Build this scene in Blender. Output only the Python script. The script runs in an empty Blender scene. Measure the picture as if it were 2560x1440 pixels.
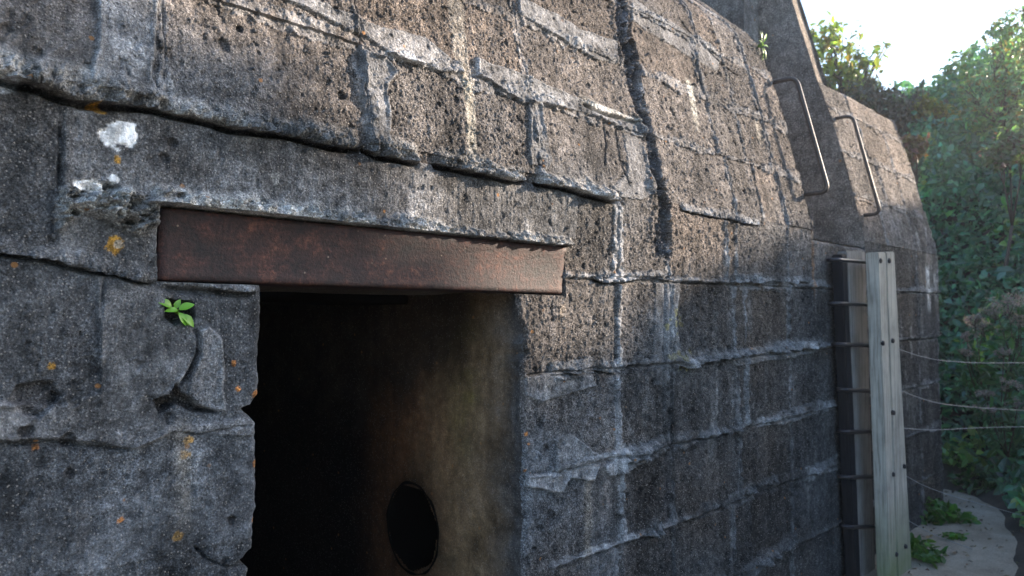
import bpy, math, random
import numpy as np
from mathutils import Vector

# ------------------------------------------------------------------ camera, sky, sun, exposure
sc = bpy.context.scene
COL = sc.collection
F_PX, HORIZON = 1800.0, 800.0
PITCH = math.atan((HORIZON - 720) / F_PX)
EYE = np.array([0.0, 0.0, 1.6])
cam_d = bpy.data.cameras.new("camera")
cam = bpy.data.objects.new("camera", cam_d)
COL.objects.link(cam)
cam.location = EYE
cam.rotation_euler = (math.pi / 2 + PITCH, 0, 0)
cam_d.sensor_width = 36
cam_d.lens = 36 * F_PX / 2560
cam_d.clip_start = 0.02
cam_d.clip_end = 4000
cam_d.dof.use_dof = True
cam_d.dof.focus_distance = 1.7
cam_d.dof.aperture_fstop = 5.0
sc.camera = cam

SUN_AZ, SUN_EL = math.radians(74.0), math.radians(18.0)     # azimuth to the right of the view axis (+Y towards +X)
world = bpy.data.worlds.new("World")
sc.world = world
world.use_nodes = True
wn = world.node_tree
sky = wn.nodes.new("ShaderNodeTexSky")
sky.sky_type = 'NISHITA'
sky.sun_disc = False
sky.sun_elevation = SUN_EL
sky.sun_rotation = SUN_AZ
sky.air_density = 1.0
sky.dust_density = 1.7
sky.ozone_density = 2.5
wn.links.new(sky.outputs[0], wn.nodes["Background"].inputs[0])
wn.nodes["Background"].inputs[1].default_value = 0.138
sun_d = bpy.data.lights.new("sun", 'SUN')
sun_d.energy = 3.9
sun_d.angle = math.radians(1.0)
sun_d.color = (1.0, 0.84, 0.68)
sun = bpy.data.objects.new("sun", sun_d)
COL.objects.link(sun)
SUN_DIR = np.array([math.sin(SUN_AZ) * math.cos(SUN_EL), math.cos(SUN_AZ) * math.cos(SUN_EL), math.sin(SUN_EL)])
sun.rotation_euler = Vector(-SUN_DIR).to_track_quat('-Z', 'Y').to_euler()
sc.view_settings.view_transform = 'Standard'
sc.view_settings.look = 'None'
sc.view_settings.gamma = 1
sc.view_settings.exposure = 2.0

# ------------------------------------------------------------------ frames of reference
A = math.radians(46.1)
T = np.array([math.sin(A), math.cos(A), 0.0])               # along the wall, to the right
N = np.array([-math.cos(A), math.sin(A), 0.0])              # into the wall
UP = np.array([0.0, 0.0, 1.0])
D0 = 1.5                                                     # camera to wall
GZ = 0.32                                                    # ground level
U_SLOT0, U_SLOT1, U_END, R_END = 3.47, 4.14, 5.36, 0.34
Z_SLOT, Z_FAR_TOP = 2.0, 3.02


def W_of(z):
    return np.interp(z, [-2, 2.04, 2.12, 2.4, 2.75, 3.0, 3.12, 3.32, 3.5, 3.62],
                     [0, 0, .014, .08, .165, .245, .335, .54, .9, 1.5])


def ray(x, y):
    c, s = math.cos(PITCH), math.sin(PITCH)
    X, Y, Zc = (x - 1280) / F_PX, -(y - 720) / F_PX, 1.0
    return np.array([X, Zc * c - Y * s, Zc * s + Y * c])


def hit(x, y, out=0.0):
    """photo pixel -> (u, z) on the wall face, or on the face moved out by `out`"""
    d = ray(x, y)
    dn, du, dz = d @ N, d @ T, d[2]
    z = 1.6
    for _ in range(40):
        s = (D0 - out + float(W_of(z))) / dn
        z = 0.5 * z + 0.5 * (1.6 + s * dz)
    return np.array([s * du, 1.6 + s * dz])


def hits(pts):
    return np.array([hit(*p) for p in pts])


def at_depth(x, y, s):
    return EYE + ray(x, y) * s


def on_ground(x, y, z=GZ):
    d = ray(x, y)
    return EYE + d * ((z - 1.6) / d[2])


def wall_pos(u, w, z):
    """u along, w into the wall; the end of the far block turns a corner of radius R_END"""
    u, w, z = np.broadcast_arrays(np.asarray(u, float), np.asarray(w, float), np.asarray(z, float))
    a = np.clip((u - U_END) / R_END, 0, math.pi / 2)
    extra = np.maximum(u - U_END - R_END * math.pi / 2, 0)
    U = np.where(u <= U_END, u, U_END + (R_END - w) * np.sin(a))
    V = np.where(u <= U_END, D0 + w, D0 + R_END - (R_END - w) * np.cos(a) + extra)
    return U[..., None] * T + V[..., None] * N + z[..., None] * UP


# ------------------------------------------------------------------ noise
_rng = np.random.default_rng(11)
_TAB = _rng.random((512, 512)).astype(np.float32)


def vnoise(x, y, seed=0):
    x = x + (seed * 37.17) % 997.0
    y = y + (seed * 91.3) % 991.0
    xi, yi = np.floor(x).astype(np.int32), np.floor(y).astype(np.int32)
    fx, fy = (x - xi).astype(np.float32), (y - yi).astype(np.float32)
    fx = fx * fx * (3 - 2 * fx)
    fy = fy * fy * (3 - 2 * fy)
    x0, x1, y0, y1 = (xi & 511) << 9, ((xi + 1) & 511) << 9, yi & 511, (yi + 1) & 511
    a, b, c, d = _TAB.take(x0 | y0), _TAB.take(x1 | y0), _TAB.take(x0 | y1), _TAB.take(x1 | y1)
    return (a + (b - a) * fx) * (1 - fy) + (c + (d - c) * fx) * fy - 0.5


def fbm(x, y, octv=4, seed=0, gain=0.5):
    r, amp, tot = 0.0, 1.0, 0.0
    for k in range(octv):
        r = r + amp * vnoise(x * 2.03 ** k, y * 2.03 ** k, seed + k * 3.7)
        tot += amp
        amp *= gain
    return r / tot * 1.7            # roughly -0.6 .. 0.6


def sstep(a, b, x):
    t = np.clip((x - a) / (b - a), 0, 1)
    return t * t * (3 - 2 * t)


def poly_dist(pts, u, z):
    """distance, side (+ = above), arclength to a polyline in (u, z)"""
    best = np.full(u.shape, 9.0)
    side = np.zeros(u.shape)
    arc = np.zeros(u.shape)
    L = 0.0
    for a, b in zip(pts[:-1], pts[1:]):
        d = b - a
        l = math.hypot(*d) + 1e-9
        t = np.clip(((u - a[0]) * d[0] + (z - a[1]) * d[1]) / l ** 2, 0, 1)
        px, pz = u - (a[0] + t * d[0]), z - (a[1] + t * d[1])
        ds = np.hypot(px, pz)
        m = ds < best
        best = np.where(m, ds, best)
        side = np.where(m, (d[0] * (z - a[1]) - d[1] * (u - a[0])) / l, side)
        arc = np.where(m, L + t * l, arc)
        L += l
    return best, np.sign(side), arc, L


def poly_sdf(pts, u, z):
    """signed distance, + inside"""
    best = np.full(u.shape, 9.0)
    ins = np.zeros(u.shape, bool)
    n = len(pts)
    for i in range(n):
        a, b = pts[i], pts[(i + 1) % n]
        d = b - a
        t = np.clip(((u - a[0]) * d[0] + (z - a[1]) * d[1]) / (d @ d + 1e-12), 0, 1)
        best = np.minimum(best, np.hypot(u - a[0] - t * d[0], z - a[1] - t * d[1]))
        c = ((a[1] > z) != (b[1] > z)) & (u < (b[0] - a[0]) * (z - a[1]) / (b[1] - a[1] + 1e-12) + a[0])
        ins ^= c
    return np.where(ins, best, -best)


# ------------------------------------------------------------------ object helpers
def tag(o, label=None, cat=None, group=None, kind=None):
    if label: o['label'] = label
    if cat: o['category'] = cat
    if group: o['group'] = group
    if kind: o['kind'] = kind
    return o


def empty(name, loc, label, cat, group=None):
    o = bpy.data.objects.new(name, None)
    COL.objects.link(o)
    o.location = loc
    o.empty_display_size = 0.1
    return tag(o, label, cat, group)


def mesh_obj(name, verts, faces, mat, parent=None, smooth=True, cols=None, alpha=None):
    """verts (n,3), faces (m,3|4) array or list; world coordinates"""
    me = bpy.data.meshes.new(name)
    verts = np.asarray(verts, np.float32)
    if parent is not None:
        verts = verts - np.array(parent.matrix_basis.translation if parent.parent is None else
                                 (parent.matrix_basis.translation + parent.parent.matrix_basis.translation), np.float32)
    if isinstance(faces, np.ndarray):
        m, k = faces.shape
        me.vertices.add(len(verts))
        me.vertices.foreach_set("co", verts.ravel())
        me.loops.add(m * k)
        me.loops.foreach_set("vertex_index", faces.astype(np.int32).ravel())
        me.polygons.add(m)
        me.polygons.foreach_set("loop_start", (np.arange(m) * k).astype(np.int32))
        me.update(calc_edges=True)
    else:
        me.from_pydata(verts.tolist(), [], faces)
    me.polygons.foreach_set("use_smooth", np.full(len(me.polygons), smooth))
    if cols is not None:
        at = me.color_attributes.new("Col", 'FLOAT_COLOR', 'POINT')
        c = np.ones((len(verts), 4), np.float32)
        c[:, :3] = cols
        if alpha is not None: c[:, 3] = alpha
        at.data.foreach_set("color", c.ravel())
    me.materials.append(mat)
    me.update()
    o = bpy.data.objects.new(name, me)
    COL.objects.link(o)
    o.parent = parent
    return o


class MB:
    """collects simple pieces into one mesh (world coordinates)"""
    def __init__(s): s.v, s.f = [], []

    def add(s, v, f):
        b = len(s.v)
        s.v += [tuple(p) for p in v]
        s.f += [tuple(i + b for i in q) for q in f]

    def box(s, o, ax, ay, az, bev=0.004):
        """box with corner-cut edges: o = min corner, ax ay az edge vectors"""
        o, ax, ay, az = map(lambda q: np.array(q, float), (o, ax, ay, az))
        import bmesh
        bm = bmesh.new()
        vs = [bm.verts.new(o + i * ax + j * ay + k * az) for i in (0, 1) for j in (0, 1) for k in (0, 1)]
        for q in ((0, 1, 3, 2), (4, 6, 7, 5), (0, 4, 5, 1), (2, 3, 7, 6), (0, 2, 6, 4), (1, 5, 7, 3)):
            bm.faces.new([vs[i] for i in q])
        bmesh.ops.recalc_face_normals(bm, faces=bm.faces)
        if bev:
            bmesh.ops.bevel(bm, geom=list(bm.edges), offset=bev, segments=2, affect='EDGES', profile=.6)
        bm.verts.index_update()
        s.add([v.co[:] for v in bm.verts], [[v.index for v in f.verts] for f in bm.faces])
        bm.free()

    def tube(s, pts, r, n=10, cap=True):
        pts = [np.array(p, float) for p in pts]
        rr = r if hasattr(r, '__len__') else [r] * len(pts)
        ref = None
        rings = []
        for i, p in enumerate(pts):
            d = pts[min(i + 1, len(pts) - 1)] - pts[max(i - 1, 0)]
            d = d / (np.linalg.norm(d) + 1e-12)
            if ref is None:
                ref = np.cross(d, [0.3, 0.2, 1.0] if abs(d[2]) < .9 else [1, 0, 0])
            ref = ref - d * (ref @ d)
            ref /= np.linalg.norm(ref)
            b = np.cross(d, ref)
            rings.append([p + rr[i] * (math.cos(q) * ref + math.sin(q) * b) for q in np.linspace(0, 2 * math.pi, n, endpoint=False)])
        v = [q for ring in rings for q in ring]
        f = [(i * n + k, i * n + (k + 1) % n, (i + 1) * n + (k + 1) % n, (i + 1) * n + k) for i in range(len(pts) - 1) for k in range(n)]
        if cap:
            f += [tuple(range(n))[::-1], tuple((len(pts) - 1) * n + k for k in range(n))]
        s.add(v, f)

    def build(s, name, mat, parent=None, smooth=True):
        return mesh_obj(name, np.array(s.v), s.f, mat, parent, smooth)


def round_path(pts, rad, seg=6):
    """polyline with rounded corners"""
    pts = [np.array(p, float) for p in pts]
    out = [pts[0]]
    for i in range(1, len(pts) - 1):
        p, a, b = pts[i], pts[i - 1], pts[i + 1]
        da, db = (a - p) / np.linalg.norm(a - p), (b - p) / np.linalg.norm(b - p)
        for t in np.linspace(0, 1, seg):
            out.append((1 - t) ** 2 * (p + da * rad) + 2 * t * (1 - t) * p + t * t * (p + db * rad))
    out.append(pts[-1])
    return out


# ------------------------------------------------------------------ materials
def new_mat(name):
    m = bpy.data.materials.new(name)
    m.use_nodes = True
    nt = m.node_tree
    b = nt.nodes["Principled BSDF"]
    b.inputs["Roughness"].default_value = .9
    b.inputs["Specular IOR Level"].default_value = .2
    return m, nt, b


def nd(nt, kind, **kw):
    n = nt.nodes.new("ShaderNode" + kind)
    for k, v in kw.items():
        if k in n.inputs: n.inputs[k].default_value = v
        else: setattr(n, k, v)
    return n


def ramp(nt, fac, stops):
    r = nt.nodes.new("ShaderNodeValToRGB")
    e = r.color_ramp.elements
    while len(e) < len(stops): e.new(.5)
    for i, (p, c) in enumerate(stops):
        e[i].position = p
        e[i].color = (c, c, c, 1) if not hasattr(c, '__len__') else (*c, 1)
    nt.links.new(fac, r.inputs[0])
    return r.outputs[0]


def math_n(nt, op, a, b):
    n = nt.nodes.new("ShaderNodeMath")
    n.operation = op
    for i, q in enumerate((a, b)):
        if hasattr(q, 'is_linked'): nt.links.new(q, n.inputs[i])
        else: n.inputs[i].default_value = q
    return n.outputs[0]


def mixc(nt, fac, a, b, mode='MIX'):
    n = nt.nodes.new("ShaderNodeMix")
    n.data_type = 'RGBA'
    n.blend_type = mode
    for q, i in ((fac, 0), (a, 6), (b, 7)):
        if hasattr(q, 'is_linked'): nt.links.new(q, n.inputs[i])
        elif hasattr(q, '__len__'): n.inputs[i].default_value = (*q, 1)
        else: n.inputs[i].default_value = q
    return n.outputs[2]


def concrete_mat(name, grain=1.0, bump=1.0, scale=1.0):
    m, nt, b = new_mat(name)
    L = nt.links.new
    at = nd(nt, "Attribute", attribute_name="Col")
    tc = nd(nt, "TexCoord")
    P = tc.outputs["Object"]
    rough = math_n(nt, 'SUBTRACT', 1.0, math_n(nt, 'MULTIPLY', at.outputs["Alpha"], .5))   # 1 = coarse, .38 = trowelled
    n0 = nd(nt, "TexNoise", Scale=4.5, Detail=3.0, Roughness=.6); L(P, n0.inputs[0])
    rough = math_n(nt, 'MULTIPLY', rough, ramp(nt, n0.outputs[0], [(.36, .7), (.5, .95), (.64, 1.0)]))
    n1 = nd(nt, "TexNoise", Scale=230 * scale, Detail=4.0, Roughness=.72); L(P, n1.inputs[0])
    n2 = nd(nt, "TexNoise", Scale=34 * scale, Detail=5.0, Roughness=.68); L(P, n2.inputs[0])
    g1 = ramp(nt, n1.outputs[0], [(.32, .08), (.44, .46), (.52, .95), (.59, 1.6), (.70, 3.2)])
    g2 = ramp(nt, n2.outputs[0], [(.28, .22), (.44, .75), (.54, 1.1), (.72, 2.0)])
    c = mixc(nt, math_n(nt, 'MULTIPLY', rough, .95 * grain), at.outputs["Color"], g1, 'MULTIPLY')
    c = mixc(nt, .8 * grain, c, g2, 'MULTIPLY')
    v = nd(nt, "TexVoronoi", Scale=205 * scale); L(P, v.inputs["Vector"])
    sep = nd(nt, "SeparateColor"); L(v.outputs["Color"], sep.inputs[0])
    near = ramp(nt, v.outputs["Distance"], [(.30, 1.0), (.45, 0.0)])
    lightg = math_n(nt, 'MULTIPLY', near, ramp(nt, sep.outputs[0], [(.80, 0.0), (.88, 1.0)]))
    darkg = math_n(nt, 'MULTIPLY', near, ramp(nt, sep.outputs[1], [(.78, 0.0), (.86, 1.0)]))
    c = mixc(nt, math_n(nt, 'MULTIPLY', math_n(nt, 'MULTIPLY', lightg, rough), .65 * grain), c, (.60, .56, .51))
    c = mixc(nt, math_n(nt, 'MULTIPLY', math_n(nt, 'MULTIPLY', darkg, rough), .8 * grain), c, (.035, .034, .036))
    v2 = nd(nt, "TexVoronoi", Scale=46 * scale); L(P, v2.inputs["Vector"])
    sep2 = nd(nt, "SeparateColor"); L(v2.outputs["Color"], sep2.inputs[0])
    org = math_n(nt, 'MULTIPLY', ramp(nt, v2.outputs["Distance"], [(.20, 1.0), (.28, 0.0)]), ramp(nt, sep2.outputs[2], [(.982, 0.0), (.985, 1.0)]))
    c = mixc(nt, math_n(nt, 'MULTIPLY', org, .8 * grain), c, (.42, .20, .07))
    L(c, b.inputs["Base Color"])
    b.inputs["Roughness"].default_value = .92
    b.inputs["Specular IOR Level"].default_value = .22
    n3 = nd(nt, "TexNoise", Scale=160 * scale, Detail=5.0, Roughness=.75); L(P, n3.inputs[0])
    h = math_n(nt, 'ADD', math_n(nt, 'MULTIPLY', n3.outputs[0], 1.0), math_n(nt, 'MULTIPLY', n2.outputs[0], 1.2))
    h = math_n(nt, 'ADD', h, math_n(nt, 'MULTIPLY', lightg, .25))
    h = math_n(nt, 'SUBTRACT', h, math_n(nt, 'MULTIPLY', darkg, .45))
    bp = nd(nt, "Bump", Distance=.016 * bump, Strength=1.0)
    L(math_n(nt, 'MULTIPLY', h, rough), bp.inputs["Height"])
    L(bp.outputs[0], b.inputs["Normal"])
    return m


def rust_mat(name):
    m, nt, b = new_mat(name)
    L = nt.links.new
    tc = nd(nt, "TexCoord"); P = tc.outputs["Object"]
    n1 = nd(nt, "TexNoise", Scale=15.0, Detail=9.0, Roughness=.74); L(P, n1.inputs[0])
    n2 = nd(nt, "TexNoise", Scale=120.0, Detail=5.0, Roughness=.7); L(P, n2.inputs[0])
    mp = nd(nt, "Mapping"); mp.inputs["Scale"].default_value = (7, 7, 60); L(P, mp.inputs[0])
    n3 = nd(nt, "TexNoise", Scale=1.0, Detail=4.0, Roughness=.6); L(mp.outputs[0], n3.inputs[0])
    c = ramp(nt, n1.outputs[0], [(.34, (.009, .006, .006)), (.50, (.028, .011, .009)), (.60, (.058, .020, .013)), (.74, (.14, .054, .030))])
    c = mixc(nt, .85, c, ramp(nt, n2.outputs[0], [(.3, .45), (.5, 1.0), (.72, 1.7)]), 'MULTIPLY')
    c = mixc(nt, .85, c, ramp(nt, n3.outputs[0], [(.3, .5), (.5, 1.0), (.7, 1.6)]), 'MULTIPLY')
    v = nd(nt, "TexVoronoi", Scale=70.0); L(P, v.inputs["Vector"])
    sep = nd(nt, "SeparateColor"); L(v.outputs["Color"], sep.inputs[0])
    sp = math_n(nt, 'MULTIPLY', ramp(nt, v.outputs["Distance"], [(.10, 1.0), (.2, 0.0)]), ramp(nt, sep.outputs[0], [(.93, 0.0), (.95, 1.0)]))
    c = mixc(nt, math_n(nt, 'MULTIPLY', sp, .5), c, (.36, .27, .2))
    L(c, b.inputs["Base Color"])
    b.inputs["Roughness"].default_value = .62
    b.inputs["Specular IOR Level"].default_value = .35
    bp = nd(nt, "Bump", Distance=.0022, Strength=.8)
    L(math_n(nt, 'ADD', n2.outputs[0], math_n(nt, 'MULTIPLY', n1.outputs[0], 2.0)), bp.inputs["Height"])
    L(bp.outputs[0], b.inputs["Normal"])
    return m


def wood_mat(name, base, dark, green=0.0):
    m, nt, b = new_mat(name)
    L = nt.links.new
    tc = nd(nt, "TexCoord"); P = tc.outputs["Object"]
    mp = nd(nt, "Mapping"); mp.inputs["Scale"].default_value = (110, 110, 3.2); L(P, mp.inputs[0])
    n1 = nd(nt, "TexNoise", Scale=1.0, Detail=6.0, Roughness=.66); L(mp.outputs[0], n1.inputs[0])
    n2 = nd(nt, "TexNoise", Scale=6.0, Detail=4.0, Roughness=.6); L(P, n2.inputs[0])
    c = ramp(nt, n1.outputs[0], [(.3, dark), (.5, base), (.72, tuple(q * 1.35 for q in base))])
    c = mixc(nt, .75, c, ramp(nt, n2.outputs[0], [(.3, .6), (.5, 1.0), (.7, 1.25)]), 'MULTIPLY')
    if green:
        sx = nd(nt, "SeparateXYZ"); L(P, sx.inputs[0])
        low = ramp(nt, sx.outputs[2], [(.05, 1.0), (.42, 0.0)])
        c = mixc(nt, math_n(nt, 'MULTIPLY', math_n(nt, 'MULTIPLY', low, n2.outputs[0]), green), c, (.12, .17, .05))
    L(c, b.inputs["Base Color"])
    b.inputs["Roughness"].default_value = .8
    bp = nd(nt, "Bump", Distance=.004, Strength=.7)
    L(n1.outputs[0], bp.inputs["Height"]); L(bp.outputs[0], b.inputs["Normal"])
    return m


def metal_mat(name, c1, c2, rough=.45, metallic=.7):
    m, nt, b = new_mat(name)
    L = nt.links.new
    tc = nd(nt, "TexCoord"); P = tc.outputs["Object"]
    n1 = nd(nt, "TexNoise", Scale=60.0, Detail=5.0, Roughness=.65); L(P, n1.inputs[0])
    L(ramp(nt, n1.outputs[0], [(.35, c1), (.65, c2)]), b.inputs["Base Color"])
    b.inputs["Metallic"].default_value = metallic
    b.inputs["Roughness"].default_value = rough
    b.inputs["Specular IOR Level"].default_value = .5
    bp = nd(nt, "Bump", Distance=.001, Strength=.5)
    L(n1.outputs[0], bp.inputs["Height"]); L(bp.outputs[0], b.inputs["Normal"])
    return m


def leaf_mat(name, trans=.38, through=(1.5, 1.7, .7)):
    m, nt, b = new_mat(name)
    L = nt.links.new
    at = nd(nt, "Attribute", attribute_name="Col")
    L(at.outputs["Color"], b.inputs["Base Color"])
    b.inputs["Roughness"].default_value = .38
    b.inputs["Specular IOR Level"].default_value = .6
    tr = nd(nt, "BsdfTranslucent")
    L(mixc(nt, 1.0, at.outputs["Color"], through, 'MULTIPLY'), tr.inputs[0])
    mx = nd(nt, "MixShader", Fac=trans)
    L(b.outputs[0], mx.inputs[1]); L(tr.outputs[0], mx.inputs[2])
    L(mx.outputs[0], nt.nodes["Material Output"].inputs[0])
    return m


def earth_mat(name, c1, c2, c3, scale=1.0, dist=.02):
    m, nt, b = new_mat(name)
    L = nt.links.new
    tc = nd(nt, "TexCoord"); P = tc.outputs["Object"]
    n1 = nd(nt, "TexNoise", Scale=3.0 * scale, Detail=8.0, Roughness=.7); L(P, n1.inputs[0])
    n2 = nd(nt, "TexNoise", Scale=140.0 * scale, Detail=4.0, Roughness=.7); L(P, n2.inputs[0])
    c = ramp(nt, n1.outputs[0], [(.32, c1), (.5, c2), (.68, c3)])
    c = mixc(nt, .8, c, ramp(nt, n2.outputs[0], [(.3, .55), (.5, 1.0), (.7, 1.4)]), 'MULTIPLY')
    L(c, b.inputs["Base Color"])
    bp = nd(nt, "Bump", Distance=dist, Strength=.8)
    L(math_n(nt, 'ADD', n1.outputs[0], math_n(nt, 'MULTIPLY', n2.outputs[0], .25)), bp.inputs["Height"])
    L(bp.outputs[0], b.inputs["Normal"])
    return m


M_WALL = concrete_mat("weathered_concrete")
M_INNER = concrete_mat("inner_concrete", .55, .45)
M_FAR = concrete_mat("recess_concrete", .8, 1.0, .6)
M_RUST = rust_mat("rusty_steel")
M_UNLIT = earth_mat("unlit_black", (.003, .003, .0025), (.005, .0045, .004), (.008, .007, .006), 1.0, .008)  # near-black base stands for the unlit interior
M_UNLIT.node_tree.nodes['Principled BSDF'].inputs['Specular IOR Level'].default_value = .01
M_POST = wood_mat("pale_timber", (.42, .39, .34), (.19, .17, .145), 1.2)
M_PLANK = wood_mat("grey_timber", (.215, .205, .195), (.085, .08, .078))
M_SHADOW = wood_mat("shadow_black", (.014, .015, .019), (.006, .006, .008))  # near-black base for the strip that imitates the ladder's shadow gap
M_RAIL = metal_mat("galvanised_rail", (.025, .02, .018), (.07, .054, .045), .5, .1)
M_RUNG = metal_mat("dark_rung", (.022, .022, .028), (.05, .045, .05), .4, .5)
M_WIRE = metal_mat("fence_wire", (.26, .28, .31), (.42, .43, .45), .45, .5)
M_LEAF = leaf_mat("leaf")
M_BRIGHT = leaf_mat("fresh_leaf", .3)
M_FLUFF = leaf_mat("seed_fluff", .5, (1.0, .95, .9))
M_BARK = wood_mat("bark", (.09, .07, .055), (.03, .025, .02))
M_SAND = earth_mat("sandy_path", (.21, .175, .135), (.30, .26, .205), (.38, .335, .27))
M_SOIL = earth_mat("dark_soil", (.03, .03, .028), (.055, .05, .042), (.09, .08, .06))
M_GRASS = earth_mat("rough_ground", (.05, .07, .03), (.08, .10, .04), (.13, .12, .07), .4, .05)

# ------------------------------------------------------------------ the concrete face: one displaced sheet
def seg(a, b, st):
    n = max(2, int(round((b - a) / st)))
    return np.linspace(a, b, n, endpoint=False)


cu = np.concatenate([seg(-.75, .15, .009), seg(.15, 1.62, .0027), seg(1.62, U_SLOT0, .0043), seg(U_SLOT0, U_SLOT1, .008),
                     seg(U_SLOT1, U_END, .008), seg(U_END, U_END + R_END * math.pi / 2, .016),
                     np.linspace(U_END + R_END * math.pi / 2, U_END + R_END * math.pi / 2 + 2.4, 40)])
cz = np.concatenate([seg(.1, .85, .006), seg(.85, 2.95, .0031), np.linspace(2.95, 3.62, 110)])
iS0, iS1 = int(np.argmin(abs(cu - U_SLOT0))), int(np.argmin(abs(cu - U_SLOT1)))
jSl, jFar = int(np.argmin(abs(cz - Z_SLOT))), int(np.argmin(abs(cz - Z_FAR_TOP)))
cz[jSl], cz[jFar] = Z_SLOT, Z_FAR_TOP

LINT = hits([(400, 514), (1420, 616), (1406, 734), (390, 700)])          # lintel corners
Z_LB, Z_LT = float(LINT[[2, 3], 1].mean()), float(LINT[[0, 1], 1].mean())
U_L0, U_L1 = float(LINT[[0, 3], 0].mean()), float(LINT[[1, 2], 0].mean())
edgeL = hits([(652, 715), (653, 770), (648, 850), (646, 950), (641, 985), (630, 1010), (606, 1022), (628, 1040), (640, 1062),
              (641, 1150), (639, 1250), (633, 1300), (632, 1372), (603, 1404), (622, 1422), (620, 1450), (616, 1700)])
edgeR = hits([(1293, 735), (1300, 790), (1318, 835), (1312, 860), (1322, 885), (1306, 905), (1303, 938), (1311, 950), (1306, 1030), (1310, 1120),
              (1306, 1200), (1312, 1290), (1308, 1380), (1312, 1440), (1316, 1700)])
uL_mean, uR_mean = float(edgeL[:, 0].mean()), float(edgeR[:, 0].mean())
iL, iR = int(np.argmin(abs(cu - uL_mean))), int(np.argmin(abs(cu - uR_mean)))
jTop = int(np.argmin(abs(cz - (Z_LB + .05))))


def edge_u(e, z):
    o = np.argsort(e[:, 1])
    return np.interp(z, e[o, 1], e[o, 0])


uu, zz = np.meshgrid(cu, cz, indexing='ij')
jag = .0035 * fbm(cz * 55, cz * 0 + 3.3, 3, 5) + .004 * fbm(cz * 14, cz * 0 + 1.7, 2, 9)
for i0, e in ((iL, edgeL), (iR, edgeR)):
    fade = np.exp(-((cu - cu[i0]) / .055) ** 2)
    fade[i0] = 1
    offs = np.where(cz < cz[jTop] + .2, edge_u(e, cz) - cu[i0] + jag, 0)
    uu = uu + fade[:, None] * offs[None, :]
eS = .006 * fbm(cz * 9, cz * 0 + 8.1, 4, 21)
for i0 in (iS0, iS1):
    fade = np.exp(-((cu - cu[i0]) / .05) ** 2)
    uu = uu + fade[:, None] * (eS * (cz > Z_SLOT))[None, :]

# warped coordinates give every drawn edge a ragged course
wu = uu + .010 * fbm(uu * 16, zz * 16, 4, 31)
wz = zz + .010 * fbm(uu * 16, zz * 16, 4, 37)
SH = uu.shape
disp = np.zeros(SH)             # out of the wall
sag = np.zeros(SH)              # downward shift (overhangs)
smooth = np.zeros(SH)           # 1 = trowelled mortar
n_big = fbm(uu * 1.7, zz * 1.7, 4, 41)
n_mid = fbm(uu * 7, zz * 7, 5, 43)
n_streak = fbm(uu * 24, zz * 2.2, 4, 47)
n_fine = fbm(uu * 52, zz * 52, 4, 53, .6)
n_grit = fbm(uu * 150, zz * 150, 2, 59)
n_rid = .45 - 2.2 * np.abs(fbm(uu * 34, zz * 34, 4, 157, .6))        # creased lumps

BROWN, GREY, PALE, MORTAR = np.array([.146, .125, .111]), np.array([.108, .109, .112]), np.array([.31, .29, .255]), np.array([.245, .248, .255])
mixb = sstep(-.3, .3, n_big - .5 * sstep(1.9, 2.3, zz) + .25 * sstep(1.9, 1.2, zz))[..., None]
albedo = BROWN * (1 - mixb) + GREY * mixb

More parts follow.
